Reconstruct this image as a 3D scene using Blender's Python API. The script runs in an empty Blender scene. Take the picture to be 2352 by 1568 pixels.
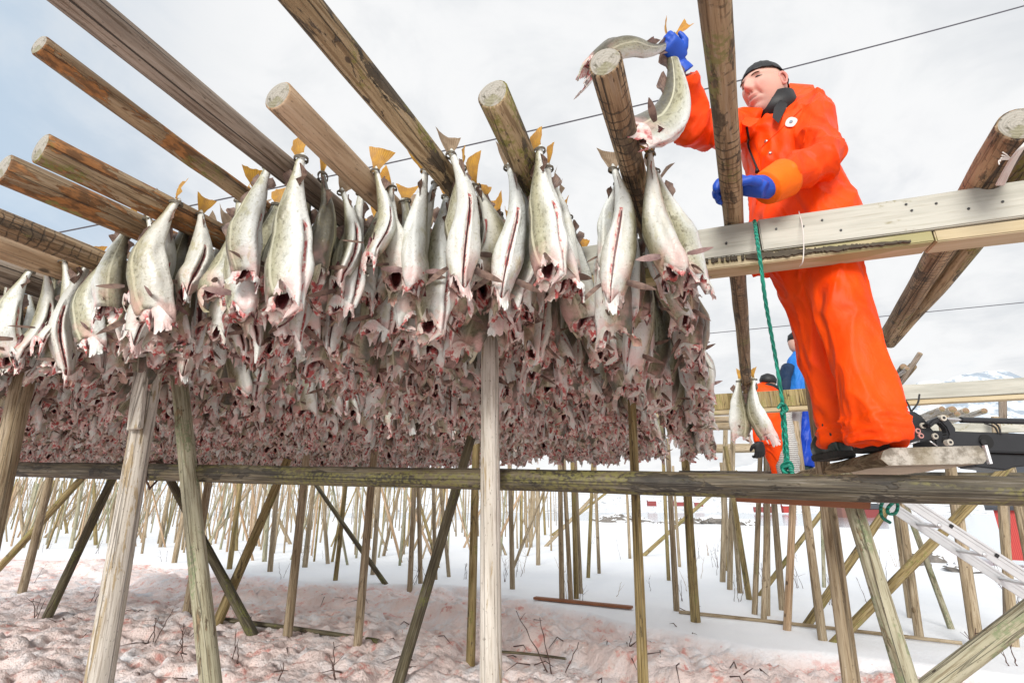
import bpy, bmesh, math, random
import numpy as np
from mathutils import Vector, Matrix, noise as mnoise
from mathutils.bvhtree import BVHTree

sc = bpy.context.scene
COL = sc.collection
RNG = random.Random(7)

# ---------------------------------------------------------------- camera model (photo measured on a 2352 x 1568 grid)
FPX = 1150.0
PIT = math.atan(381 / FPX)
CP, SP = math.cos(PIT), math.sin(PIT)
EYE = 1.3
def ray(u, v):
    a, b = u - 1176.0, 784.0 - v
    return np.array([a, FPX * CP - b * SP, b * CP + FPX * SP])
def at_z(u, v, z):
    r = ray(u, v); p = r * ((z - EYE) / r[2]); p[2] = z; return p
def at_F(u, v, F):
    r = ray(u, v); p = r * (F / r[1]); p[2] += EYE; return p
YAW = math.radians(21.6)
D2 = np.array([math.sin(YAW), math.cos(YAW)])      # along the drying poles, away from the camera
E2 = np.array([D2[1], -D2[0]])                     # along the beams, to the right
def at_q(u, v, q, skew=0.0):
    """point of the pixel ray on the upright plane  q = const (+ skew * p)"""
    r = ray(u, v); n = D2 - skew * E2
    k = q / float(r[:2] @ n); p = r * k; p[2] += EYE; return p
def pq(p, q, z=0.0):
    w = E2 * p + D2 * q
    return np.array([w[0], w[1], z])
def to_pq(w): return float(w[0] * E2[0] + w[1] * E2[1]), float(w[0] * D2[0] + w[1] * D2[1])
def camdepth(w): return w[1] * CP + (w[2] - EYE) * SP

# ---------------------------------------------------------------- object helpers
def tag(o, label=None, cat=None, group=None, kind=None):
    if label: o['label'] = label
    if cat: o['category'] = cat
    if group: o['group'] = group
    if kind: o['kind'] = kind
    return o
def link(name, me, mats=(), parent=None, smooth=True):
    o = bpy.data.objects.new(name, me); COL.objects.link(o)
    for m in mats: me.materials.append(m)
    if smooth and me.polygons:
        me.polygons.foreach_set('use_smooth', [True] * len(me.polygons))
    if parent is not None: o.parent = parent
    return o
def mesh_from(verts, faces, name='mesh', mi=None):
    me = bpy.data.meshes.new(name)
    me.from_pydata([tuple(map(float, v)) for v in verts], [], [tuple(map(int, f)) for f in faces])
    if mi is not None: me.polygons.foreach_set('material_index', [int(i) for i in mi])
    me.update(); return me
def empty(name, loc):
    o = bpy.data.objects.new(name, None); COL.objects.link(o); o.location = loc; o.empty_display_size = .1
    return o
def child_world(o, parent):
    """parent an object modelled in world space under a root that is only translated"""
    o.parent = parent; o.matrix_parent_inverse = Matrix.Translation(-Vector(parent.location)); return o

class MB:
    """collects simple solids into one mesh"""
    def __init__(s): s.v, s.f, s.m = [], [], []
    def add(s, verts, faces, m=0):
        b = len(s.v); s.v += [tuple(map(float, x)) for x in verts]; s.f += [tuple(b + i for i in f) for f in faces]; s.m += [m] * len(faces)
    def tube(s, pts, rad, n=10, m=0, caps=True, flat=1.0):
        pts = [Vector(tuple(p)) for p in pts]; k = len(pts)
        if not hasattr(rad, '__len__'): rad = [rad] * k
        t0 = (pts[1] - pts[0]).normalized()
        up = Vector((0, 0, 1)) if abs(t0.z) < .9 else Vector((0, 1, 0))
        x = t0.cross(up).normalized(); rings = []
        for i in range(k):
            t = (pts[min(i + 1, k - 1)] - pts[max(i - 1, 0)]).normalized()
            x = (x - t * x.dot(t)).normalized(); y = t.cross(x)
            rings.append([pts[i] + x * (rad[i] * math.cos(2 * math.pi * j / n)) + y * (rad[i] * flat * math.sin(2 * math.pi * j / n)) for j in range(n)])
        v = [p for r in rings for p in r]; f = []
        for i in range(k - 1):
            for j in range(n):
                a, b = i * n + j, i * n + (j + 1) % n
                f.append((a, b, b + n, a + n))
        if caps:
            f.append(tuple(range(n - 1, -1, -1))); f.append(tuple((k - 1) * n + j for j in range(n)))
        s.add(v, f, m)
    def box(s, c, dx, dy, dz, ax=None, m=0):
        """box centred at c with half sizes along the axes ax = (X, Y, Z)"""
        c = Vector(tuple(c))
        X, Y, Z = [Vector(tuple(a)).normalized() for a in (ax or ((1, 0, 0), (0, 1, 0), (0, 0, 1)))]
        v = [c + X * (i * dx) + Y * (j * dy) + Z * (k * dz) for i in (-1, 1) for j in (-1, 1) for k in (-1, 1)]
        s.add(v, [(0, 1, 3, 2), (4, 6, 7, 5), (0, 4, 5, 1), (2, 3, 7, 6), (0, 2, 6, 4), (1, 5, 7, 3)], m)
    def prism(s, poly, o, X, Y, Z, th, m=0):
        """polygon [(x, y)] in the plane o, X, Y thickened by th along Z"""
        o, X, Y, Z = Vector(tuple(o)), Vector(tuple(X)), Vector(tuple(Y)), Vector(tuple(Z)); n = len(poly)
        v = [o + X * a + Y * b for a, b in poly] + [o + X * a + Y * b + Z * th for a, b in poly]
        f = [tuple(range(n - 1, -1, -1)), tuple(range(n, 2 * n))] + [(i, (i + 1) % n, n + (i + 1) % n, n + i) for i in range(n)]
        s.add(v, f, m)
    def build(s, name, mats, parent=None, smooth=False, bevel=0.0, auto=None):
        me = mesh_from(s.v, s.f, name, s.m)
        bm = bmesh.new(); bm.from_mesh(me)
        bmesh.ops.recalc_face_normals(bm, faces=bm.faces)
        if bevel: bmesh.ops.bevel(bm, geom=[e for e in bm.edges if e.is_manifold and e.calc_face_angle(0) > .6], offset=bevel, segments=2, affect='EDGES', clamp_overlap=True)
        bm.to_mesh(me); bm.free()
        mats = mats if isinstance(mats, (list, tuple)) else [mats]
        o = link(name, me, mats, parent, smooth)
        if smooth and auto is not None:
            sharp_edges(me, auto)
        return o
def sharp_edges(me, ang):
    bm = bmesh.new(); bm.from_mesh(me)
    for e in bm.edges:
        e.smooth = not (e.is_manifold and e.calc_face_angle(0) > ang)
    bm.to_mesh(me); bm.free()

def eval_mesh(o):
    dg = bpy.context.evaluated_depsgraph_get(); dg.update()
    return bpy.data.meshes.new_from_object(o.evaluated_get(dg))

# ---------------------------------------------------------------- materials
class NT:
    def __init__(s, name, rough=.8):
        s.mat = bpy.data.materials.new(name); s.mat.use_nodes = True
        s.t = s.mat.node_tree; s.b = s.t.nodes['Principled BSDF']; s.out = s.t.nodes['Material Output']
        s.b.inputs['Roughness'].default_value = rough
    def n(s, kind, **kw):
        x = s.t.nodes.new(kind)
        for k, v in kw.items():
            if k.startswith('_'): setattr(x, k[1:], v)
        for k, v in kw.items():
            if k.startswith('_'): continue
            i = x.inputs[int(k[1:])] if k[0] == 'i' and k[1:].isdigit() else x.inputs[k]
            s.set(i, v)
        return x
    def set(s, i, v):
        if isinstance(v, bpy.types.NodeSocket): s.t.links.new(v, i)
        elif isinstance(v, bpy.types.Node): s.t.links.new(v.outputs[0], i)
        elif isinstance(v, (tuple, list)) and len(v) == 3 and i.type == 'RGBA': i.default_value = (*v, 1)
        else: i.default_value = v
    def math(s, op, a, b=0.0, clamp=False):
        return s.n('ShaderNodeMath', _operation=op, _use_clamp=clamp, i0=a, i1=b).outputs[0]
    def noise(s, vec, scale, detail=3.0, rough=.55, dist=0.0):
        return s.n('ShaderNodeTexNoise', Vector=vec, Scale=scale, Detail=detail, Roughness=rough, Distortion=dist).outputs[0]
    def step(s, x, lo, hi):
        return s.n('ShaderNodeMapRange', _interpolation_type='SMOOTHSTEP', i0=x, i1=lo, i2=hi, i3=0.0, i4=1.0).outputs[0]
    def mix(s, f, a, b, blend='MIX'):
        x = s.n('ShaderNodeMix', _data_type='RGBA', _blend_type=blend)
        s.set(x.inputs[0], f); s.set(x.inputs[6], a if not (isinstance(a, tuple) and len(a) == 3) else (*a, 1)); s.set(x.inputs[7], b if not (isinstance(b, tuple) and len(b) == 3) else (*b, 1))
        return x.outputs[2]
    def scaled(s, vec, x, y, z):
        return s.n('ShaderNodeMapping', Vector=vec, Scale=(x, y, z)).outputs[0]
    def obj(s, rnd=True):
        c = s.n('ShaderNodeTexCoord').outputs['Object']
        if not rnd: return c
        r = s.n('ShaderNodeObjectInfo').outputs['Random']
        k = s.math('MULTIPLY', r, 37.0)
        return s.n('ShaderNodeVectorMath', _operation='ADD', i0=c, i1=s.n('ShaderNodeCombineXYZ', X=k, Y=k, Z=k)).outputs[0]
    def color(s, c): s.set(s.b.inputs['Base Color'], c)
    def bump(s, h, strength=.4, dist=.01):
        s.set(s.b.inputs['Normal'], s.n('ShaderNodeBump', Strength=strength, Distance=dist, Height=h).outputs[0])

def plain(name, col, rough=.6, metal=0.0, var=.15, scale=6.0, bump=0.0):
    t = NT(name, rough); o = t.obj(); n = t.noise(o, scale, 4)
    t.color(t.mix(n, tuple(c * (1 - var) for c in col), tuple(min(1, c * (1 + var)) for c in col)))
    t.b.inputs['Metallic'].default_value = metal
    if bump: t.bump(t.noise(o, scale * 8, 4), bump, .004)
    return t.mat

def wood(name, a, b, bark=None, barkth=.56, moss=None, mossth=.58, knots=.10, crack=.5, rough=.82, grain=.35, peel=None, peelth=.55, rings=0, mossz=.45):
    """weathered round timber; the grain runs along local Z"""
    t = NT(name, rough); o = t.obj()
    fine = t.noise(t.scaled(o, 1, 1, .045), 110, 4, .65)
    broad = t.noise(t.scaled(o, 1, 1, .10), 16, 4, .6)
    blot = t.noise(t.scaled(o, 1, 1, mossz), 7, 5, .65)
    c = t.mix(t.step(broad, .36, .66), a, b)
    dk = t.mix(1.0, c, (.42, .35, .28), 'MULTIPLY')
    c = t.mix(t.math('MULTIPLY', t.step(fine, .49, .62), grain * 2.2, True), c, dk)
    mid_ = t.noise(t.scaled(o, 1, 1, .09), 46, 5, .7); c = t.mix(t.math('MULTIPLY', t.step(mid_, .57, .68), .45), c, dk)
    lt = t.mix(.5, c, (.62, .58, .52))
    c = t.mix(t.math('MULTIPLY', t.step(fine, .45, .34), grain * .8, True), c, lt)
    h = t.math('ADD', t.math('MULTIPLY', fine, .5), t.math('MULTIPLY', broad, .5))
    if peel:
        pn = t.noise(t.scaled(o, 1, 1, .16), 22, 5, .7, .6)
        pm = t.step(pn, peelth, peelth + .05); c = t.mix(t.math('MULTIPLY', pm, .8), c, peel)
    if bark:
        bn = t.noise(t.scaled(o, 1, 1, .33), 13, 5, .68, .4)
        bm_ = t.step(bn, barkth, barkth + .035)
        flake = t.noise(t.scaled(o, 1, 1, .4), 55, 3)
        c = t.mix(t.math('MULTIPLY', bm_, .85), c, t.mix(t.step(flake, .42, .6), tuple(x * .38 for x in bark), bark))
        h = t.math('ADD', h, t.math('MULTIPLY', bm_, .35))
    if moss:
        mm = t.math('MULTIPLY', t.step(blot, mossth, mossth + .07), t.step(t.noise(o, 60, 4), .40, .6))
        c = t.mix(t.math('MULTIPLY', mm, .85), c, moss)
    if knots:
        v = t.n('ShaderNodeTexVoronoi', Vector=t.scaled(o, 1, 1, .6), Scale=9.0, Randomness=1.0)
        km = t.step(v.outputs['Distance'], knots, knots * .55)
        c = t.mix(t.math('MULTIPLY', km, .85), c, (.055, .038, .026))
    if crack:
        cn = t.noise(t.scaled(o, 1, 1, .012), 17, 2, .5, .3)
        cm = t.step(t.math('ABSOLUTE', t.math('SUBTRACT', cn, .5)), .012, .003)
        c = t.mix(t.math('MULTIPLY', cm, crack), c, (.035, .027, .02))
        h = t.math('SUBTRACT', h, t.math('MULTIPLY', cm, .8))
    if rings:
        wv = t.n('ShaderNodeTexWave', _wave_type='BANDS', _bands_direction='Z', Vector=o, Scale=9.0, Distortion=5.0, Detail=3.0); wv.inputs['Detail Scale'].default_value = 1.4
        rm = t.math('MULTIPLY', t.step(wv.outputs[1], .90, .98), t.step(t.noise(t.scaled(o, 1, 1, .3), 14, 3), .42, .55))
        c = t.mix(t.math('MULTIPLY', rm, rings), c, (.05, .035, .022)); h = t.math('SUBTRACT', h, t.math('MULTIPLY', rm, .5))
    speck = t.math('MULTIPLY', t.step(t.noise(t.scaled(o, 1, 1, .5), 150, 2, .5), .66, .72), .55); c = t.mix(speck, c, (.06, .045, .03))
    t.color(c); t.bump(h, .9, .009)
    return t.mat

def endgrain(name, a, b):
    # weathered sawn end: faint rings, radial checks, grime
    t = NT(name, .9); o = t.obj(False)
    w = t.n('ShaderNodeTexWave', _wave_type='RINGS', _rings_direction='Z', Vector=o, Scale=34.0, Distortion=5.5, Detail=3.0).outputs[1]
    n = t.noise(o, 55, 5, .7)
    c = t.mix(t.math('ADD', t.math('MULTIPLY', w, .35), t.math('MULTIPLY', n, .5)), a, b); c = t.mix(t.step(n, .5, .68), c, (.10, .09, .06))
    n2 = t.noise(o, 15, 3); c = t.mix(t.math('MULTIPLY', t.step(n2, .52, .62), .6), c, (.20, .19, .09))
    t.color(c); t.bump(t.math('ADD', w, n), .3, .004); return t.mat

W = {}
W['grey'] = wood('wood_grey_cracked', (.195, .15, .115), (.37, .305, .245), moss=(.16, .16, .07), mossth=.66, crack=.9, knots=.05)
W['bark'] = wood('wood_orange_bark', (.215, .14, .075), (.41, .30, .18), bark=(.40, .165, .045), barkth=.475, moss=(.20, .20, .05), mossth=.57, crack=.6, knots=.09)
W['brown'] = wood('wood_brown', (.23, .145, .078), (.44, .315, .185), bark=(.13, .095, .06), barkth=.55, moss=(.20, .19, .06), mossth=.57, crack=.9, knots=.10, rings=.75)
W['knotty'] = wood('wood_knotty_tan', (.40, .265, .155), (.54, .40, .27), knots=.17, crack=.25, grain=.2)
W['mossy'] = wood('wood_mossy', (.24, .17, .09), (.46, .35, .205), bark=(.075, .06, .045), barkth=.535, moss=(.22, .21, .045), mossth=.52, crack=.5, knots=.07)
W['pale'] = wood('wood_pale_peeled', (.50, .46, .395), (.62, .58, .52), peel=(.33, .245, .13), peelth=.555, crack=.35, knots=.06, grain=.22, moss=(.22, .24, .17), mossth=.64)
W['leg'] = wood('wood_leg_tan', (.30, .23, .14), (.46, .375, .26), bark=(.25, .17, .09), barkth=.62, moss=(.26, .25, .12), mossth=.62, crack=.35, knots=.07)
W['olive'] = wood('wood_leg_olive', (.23, .17, .065), (.38, .295, .135), bark=(.13, .09, .045), barkth=.60, moss=(.22, .215, .06), mossth=.55, crack=.4, knots=.07)
W['dark'] = wood('wood_leg_dark', (.085, .072, .045), (.16, .14, .08), moss=(.16, .17, .045), mossth=.55, crack=.3, knots=.05)
W['wet'] = wood('wood_bar_wet', (.060, .050, .032), (.15, .12, .075), bark=(.035, .028, .02), barkth=.54, mossz=.10, moss=(.17, .155, .045), mossth=.50, crack=.5, knots=.05, rough=.6)
W['green'] = wood('wood_leg_green', (.34, .32, .22), (.46, .43, .31), moss=(.19, .23, .12), mossth=.52, bark=(.24, .16, .085), barkth=.60, crack=.4, knots=.06)
END = endgrain('end_grain', (.30, .28, .24), (.46, .43, .375))
END2 = endgrain('end_grain_brown', (.22, .13, .075), (.42, .30, .20))

def pole_mesh(L, r0, r1, n=20, seg=.12, seed=0, bend=.0, wob=.03, knob=0.0):
    rr = random.Random(seed); k = max(3, int(L / seg) + 1)
    ph = [rr.uniform(0, 6.28) for _ in range(6)]
    zs = [0.0, min(.004, L * .01)] + [L * i / k for i in range(1, k)] + [L - min(.004, L * .01), L]
    V, F, M = [], [], []
    for i, z in enumerate(zs):
        t = z / L; r = r0 + (r1 - r0) * t
        if i in (0, len(zs) - 1): r *= .90
        cx = bend * math.sin(math.pi * t) + wob * r0 * math.sin(z * 3.1 + ph[0]); cy = wob * r0 * math.sin(z * 2.6 + ph[1])
        for j in range(n):
            a = 2 * math.pi * j / n
            q = r * (1 + wob * math.sin(2 * a + ph[2] + z * .9) + wob * .6 * math.sin(3 * a + ph[3] + z * 2.2) + wob * .5 * math.sin(z * 9 + ph[4]) + knob * max(0, math.sin(z * 7 + ph[5]) * math.sin(a + z * 5)) ** 4)
            V.append((cx + q * math.cos(a), cy + q * math.sin(a), z))
    nr = len(zs)
    for i in range(nr - 1):
        for j in range(n):
            a, b = i * n + j, i * n + (j + 1) % n
            F.append((a, b, b + n, a + n)); M.append(0)
    for base, rev in ((0, True), ((nr - 1) * n, False)):
        c = len(V); V.append((0, 0, zs[0] if rev else L))
        for j in range(n):
            a, b = base + j, base + (j + 1) % n
            F.append((b, a, c) if rev else (a, b, c)); M.append(1)
    me = mesh_from(V, F, 'pole', M)
    return me
def pole(name, A, B, r0, r1, mat, end=None, seed=0, bend=0.0, n=20, seg=.12, wob=.03, knob=0.0):
    A, B = Vector(tuple(A)), Vector(tuple(B)); d = B - A
    me = pole_mesh(d.length, r0, r1, n, seg, seed, bend, wob, knob)
    o = link(name, me, [mat, end or END])
    sharp_edges(me, .9)
    o.matrix_world = Matrix.Translation(A) @ d.to_track_quat('Z', 'Y').to_matrix().to_4x4()
    return o
# ---------------------------------------------------------------- camera, light, sky
cam_d = bpy.data.cameras.new('camera'); cam = bpy.data.objects.new('camera', cam_d); COL.objects.link(cam)
cam.location = (0, 0, EYE); cam.rotation_euler = (math.pi / 2 + PIT, 0, 0)
cam_d.sensor_width = 36.0; cam_d.lens = 36.0 * FPX / 2352.0; cam_d.clip_start = .02; cam_d.clip_end = 20000
sc.camera = cam
SUN_EL, SUN_AZ = math.radians(24), math.radians(-162)         # azimuth measured from +Y towards +X: behind the camera, left
sd = bpy.data.lights.new('sun', 'SUN'); sd.energy = 3.2; sd.angle = math.radians(22); sd.color = (1, .965, .91)
so = bpy.data.objects.new('sun', sd); COL.objects.link(so)
dirv = Vector((math.sin(SUN_AZ) * math.cos(SUN_EL), math.cos(SUN_AZ) * math.cos(SUN_EL), math.sin(SUN_EL)))
so.rotation_euler = dirv.to_track_quat('Z', 'Y').to_euler(); so.location = (0, 0, 60)

wd = bpy.data.worlds.new("World"); sc.world = wd; wd.use_nodes = True
wt = wd.node_tree; wt.nodes.clear()
def wn(kind, **kw):
    x = wt.nodes.new(kind)
    for k, v in kw.items():
        if k[0] == '_': setattr(x, k[1:], v)
    for k, v in kw.items():
        if k[0] == '_': continue
        i = x.inputs[int(k[1:])] if k[0] == 'i' and k[1:].isdigit() else x.inputs[k]
        if isinstance(v, bpy.types.NodeSocket): wt.links.new(v, i)
        else: i.default_value = v
    return x
def wm(op, a, b=0.0): return wn('ShaderNodeMath', _operation=op, i0=a, i1=b).outputs[0]
def wstep(x, lo, hi): return wn('ShaderNodeMapRange', _interpolation_type='SMOOTHSTEP', i0=x, i1=lo, i2=hi, i3=0.0, i4=1.0).outputs[0]
def wmix(f, a, b):
    x = wn('ShaderNodeMix', _data_type='RGBA')
    for i, v in ((0, f), (6, a), (7, b)):
        if isinstance(v, bpy.types.NodeSocket): wt.links.new(v, x.inputs[i])
        else: x.inputs[i].default_value = v if i == 0 else (*v, 1)
    return x.outputs[2]
sky = wn('ShaderNodeTexSky', _sky_type='NISHITA', _sun_disc=False, _sun_elevation=SUN_EL, _sun_rotation=SUN_AZ, _altitude=0.0, _air_density=1.0, _dust_density=2.0)
gen = wn('ShaderNodeTexCoord').outputs['Generated']
xyz = wn('ShaderNodeSeparateXYZ', Vector=gen)
# clouds live on a flat layer overhead: direction / height
hz = wm('MAXIMUM', xyz.outputs[2], .02); den = wm('ADD', hz, .18)
lay = wn('ShaderNodeCombineXYZ', X=wm('DIVIDE', xyz.outputs[0], den), Y=wm('DIVIDE', xyz.outputs[1], den), Z=0.0).outputs[0]
n1 = wn('ShaderNodeTexNoise', Vector=lay, Scale=1.3, Detail=6.0, Roughness=.55, Distortion=.35).outputs[0]
n2 = wn('ShaderNodeTexNoise', Vector=lay, Scale=3.6, Detail=7.0, Roughness=.58, Distortion=.5).outputs[0]
# thick cloud everywhere except a thinner, bluer part of the sky towards the left of the view
az = wm('ADD', wm('MULTIPLY', xyz.outputs[0], .98), wm('MULTIPLY', xyz.outputs[1], .20))
thin = wstep(az, -.22, -.66)
cover = wm('SUBTRACT', wm('ADD', wm('MULTIPLY', n1, .55), wm('MULTIPLY', n2, .45)), wm('MULTIPLY', thin, .30))
mask = wstep(cover, .22, .50)
shade = wstep(wm('ADD', wm('MULTIPLY', n1, .6), wm('MULTIPLY', n2, .4)), .66, .38)
white = wmix(shade, (7.0, 7.25, 7.55), (9.5, 9.5, 9.5))
bright = wmix(wm('MULTIPLY', wstep(xyz.outputs[2], .70, .05), wstep(az, .75, .0)), white, (9.5, 9.5, 9.5))
gap = wm('MULTIPLY', thin, wm('SUBTRACT', 1.0, mask))
bright = wmix(gap, bright, (7.2, 8.9, 10.6))
veil = wmix(wm('ADD', wm('MULTIPLY', mask, .36), .64), sky.outputs[0], bright)
bg = wn('ShaderNodeBackground', Color=veil, Strength=.102)
wo = wn('ShaderNodeOutputWorld'); wt.links.new(bg.outputs[0], wo.inputs[0])
sc.view_settings.view_transform = 'Standard'; sc.view_settings.look = 'None'; sc.view_settings.exposure = .06; sc.view_settings.gamma = 1.0
sc.cycles.max_bounces = 10; sc.cycles.diffuse_bounces = 8; sc.cycles.use_denoising = True
sc.cycles.caustics_reflective = False; sc.cycles.caustics_refractive = False

# ---------------------------------------------------------------- numpy noise
def vnoise(x, y, seed=0):
    xi, yi = np.floor(x).astype(np.int64), np.floor(y).astype(np.int64); fx, fy = x - xi, y - yi
    fx, fy = fx * fx * fx * (fx * (fx * 6 - 15) + 10), fy * fy * fy * (fy * (fy * 6 - 15) + 10)
    def h(a, b):
        n = (a * 374761393 + b * 668265263 + seed * 1442695041) & 0x7fffffff
        n = ((n ^ (n >> 13)) * 1274126177) & 0x7fffffff
        n = ((n ^ (n >> 16)) * 2246822519) & 0x7fffffff
        return (n & 0xffff) / 65535.0
    a, b, c, d = h(xi, yi), h(xi + 1, yi), h(xi, yi + 1), h(xi + 1, yi + 1)
    return (a * (1 - fx) + b * fx) * (1 - fy) + (c * (1 - fx) + d * fx) * fy
def fbm(x, y, seed=0, oct=4, gain=.5):
    s, a, t = 0, 1, 0
    for i in range(oct):
        s = s + a * vnoise(x + 17.3 * i, y - 9.1 * i, seed + i); t += a; x, y, a = x * 2.03, y * 2.03, a * gain
    return s / t
def sstep(x, a, b):
    t = np.clip((x - a) / (b - a), 0, 1); return t * t * (3 - 2 * t)

# ---------------------------------------------------------------- snow ground: one sheet to beyond the far shore
_bp = sorted(to_pq(at_z(u, v, 0)) for u, v in [(-700, 1262), (0, 1272), (300, 1278), (700, 1335), (1100, 1348), (1300, 1397), (1700, 1470), (2000, 1520), (2352, 1562), (2900, 1640)])
BP, BQ = np.array([b[0] for b in _bp]), np.array([b[1] for b in _bp])
def ground_z(X, Y, full=False):
    X = np.asarray(X, float); Y = np.asarray(Y, float)
    p = X * E2[0] + Y * E2[1]; q = X * D2[0] + Y * D2[1]
    edge = np.interp(p, BP, BQ) + .55 * (fbm(p * .9, q * .3, 5, 3) - .5)
    tr = sstep(edge - q, -.05, .16)
    z = .10 * (fbm(X * .22, Y * .22, 1, 3) - .5) * sstep(Y, 2, 12) + .018 * (fbm(X * 1.7, Y * 1.7, 2, 3) - .5)
    lump = fbm(X * 2.1, Y * 2.1, 11, 5, .6); ridg = 1 - np.abs(2 * fbm(X * 3.4, Y * 3.4, 23, 4, .55) - 1)
    feet = sstep(np.abs(fbm(p * 1.3, q * 2.6, 31, 2) - .5), .10, .02)
    terr = .10 * sstep(edge - q, .75, .95) - .13 * sstep(edge - q, 1.5, 1.72) + .09 * sstep(edge - q, 2.3, 2.5)
    z = z + tr * (-.10 + terr * (.4 + 1.2 * fbm(p * .8, q * .8, 41, 2)) + .11 * (lump - .5) + .05 * (ridg - .6) - .05 * feet + (.25 + 1.2 * sstep(fbm(X * .8, Y * .8, 81, 2), .35, .65)) * .075 * (bil(X * 2.2, Y * 2.9, 63) - .35) + (.4 + .9 * fbm(X * 1.1, Y * 1.1, 83, 2)) * .065 * (bil(X * 6.5, Y * 6.5, 65) - .35) + .05 * (fbm(X * 14, Y * 14, 67, 3) - .5))
    drop = ((X - 8.3) * 14 + (Y - 45) * 17.7) / 22.57 + 9 * (fbm(X * .06, Y * .06, 71, 2) - .5)
    z = z + .5 * sstep(drop, -16, -3) * (fbm(X * .15, Y * .15, 77, 3) - .35) - 6.5 * sstep(drop, -1, 16)
    lat = X * .73 - Y * .683; z = z - 1.5 * sstep(X * .683 + Y * .73, 16, 31) * sstep(lat, -4.5, -1.0) * sstep(X, 2, 8)
    if full: return z, tr, drop
    return z
def bil(x, y, sd): return np.abs(2 * vnoise(x, y, sd) - 1) * .65 + np.abs(2 * vnoise(x * 2.1 + 5, y * 2.1, sd + 1) - 1) * .35
def gz(x, y): return float(ground_z(np.array([x]), np.array([y]))[0])

def axis(parts):
    out = []
    for a, b, n in parts: out += list(np.linspace(a, b, n, endpoint=False))
    return np.array(out + [parts[-1][1]])
def geo(a, b, n): return list(np.geomspace(a, b, n))
xs = axis([(-12, -5, 150), (-5, 5, 330), (5, 12, 110)])
xs = np.concatenate([-np.array(geo(12.3, 5000, 60))[::-1], xs, np.array(geo(12.2, 5000, 60))])
ys = np.concatenate([axis([(-6, 2, 12), (2, 3.5, 30), (3.5, 10, 260), (10, 16, 100), (16, 60, 90)]), np.array(geo(61, 5200, 40))])
XX, YY = np.meshgrid(xs, ys); ZZ, TR, DR = ground_z(XX, YY, True)
ny, nx = XX.shape
idx = np.arange(nx * ny).reshape(ny, nx)
quads = np.stack([idx[:-1, :-1], idx[:-1, 1:], idx[1:, 1:], idx[1:, :-1]], -1).reshape(-1, 4)
def np_mesh(name, V, Q, attrs=()):
    """mesh from arrays; all faces have the same number of corners"""
    me = bpy.data.meshes.new(name); k = Q.shape[1]
    me.vertices.add(len(V)); me.vertices.foreach_set('co', np.ascontiguousarray(V, np.float32).ravel())
    me.loops.add(Q.size); me.loops.foreach_set('vertex_index', np.ascontiguousarray(Q, np.int32).ravel())
    me.polygons.add(len(Q)); me.polygons.foreach_set('loop_start', np.arange(0, Q.size, k, dtype=np.int32))
    me.update(calc_edges=True); me.validate()
    for nm, arr in attrs:
        if arr.ndim == 1: a = me.attributes.new(nm, 'FLOAT', 'POINT'); a.data.foreach_set('value', arr.astype(np.float32))
        elif arr.shape[1] == 3: a = me.attributes.new(nm, 'FLOAT_VECTOR', 'POINT'); a.data.foreach_set('vector', arr.astype(np.float32).ravel())
        else: a = me.attributes.new(nm, 'FLOAT_COLOR', 'POINT'); a.data.foreach_set('color', arr.astype(np.float32).ravel())
    return me

t = NT('snow_blood_stained', .62)
o = t.obj(False); tr = t.n('ShaderNodeAttribute', _attribute_name='tread').outputs['Fac']
big = t.noise(o, .55, 3); mid = t.noise(o, 2.3, 5, .62); sml = t.noise(o, 7.0, 5, .62); tiny = t.noise(o, 24.0, 4, .6)
c = t.mix(mid, (.86, .88, .92), (.93, .94, .95))
wash = t.math('MULTIPLY', tr, t.math('MULTIPLY', t.step(mid, .26, .58), .85))
c = t.mix(wash, c, (.92, .735, .68))
beige = t.math('MULTIPLY', tr, t.math('MULTIPLY', t.step(sml, .48, .64), .5)); c = t.mix(beige, c, (.84, .68, .60))
spot = t.math('MULTIPLY', tr, t.math('MULTIPLY', t.step(t.math('ADD', t.math('MULTIPLY', sml, .6), t.math('MULTIPLY', mid, .4)), .535, .62), t.step(tiny, .34, .56)))
c = t.mix(t.math('MULTIPLY', spot, .62), c, (.74, .20, .16))
spat = t.math('MULTIPLY', tr, t.step(t.noise(o, 15.0, 2), .70, .74)); c = t.mix(t.math('MULTIPLY', spat, .6), c, (.62, .13, .11))
t.color(c)
t.bump(t.math('ADD', t.noise(o, 34, 5, .7), t.math('MULTIPLY', tiny, .9)), t.math('ADD', .25, t.math('MULTIPLY', tr, .55)), .03)
t.b.inputs['Specular IOR Level'].default_value = .25
SNOW = t.mat
gme = np_mesh('snow_ground', np.stack([XX.ravel(), YY.ravel(), ZZ.ravel()], -1), quads, [('tread', TR.ravel())])
tag(link('snow_ground', gme, [SNOW]), kind='structure')

t = NT('fjord_water', .12); o = t.obj(False)
t.color((.34, .38, .41)); t.bump(t.noise(t.scaled(o, .4, 1.2, 1), 1.2, 4), .12, .1); WATER = t.mat
wme = mesh_from([(-5200, 12, -4.0), (5200, 12, -4.0), (5200, 5300, -4.0), (-5200, 5300, -4.0)], [(0, 1, 2, 3)])
tag(link('fjord_water', wme, [WATER]), kind='structure')

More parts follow.
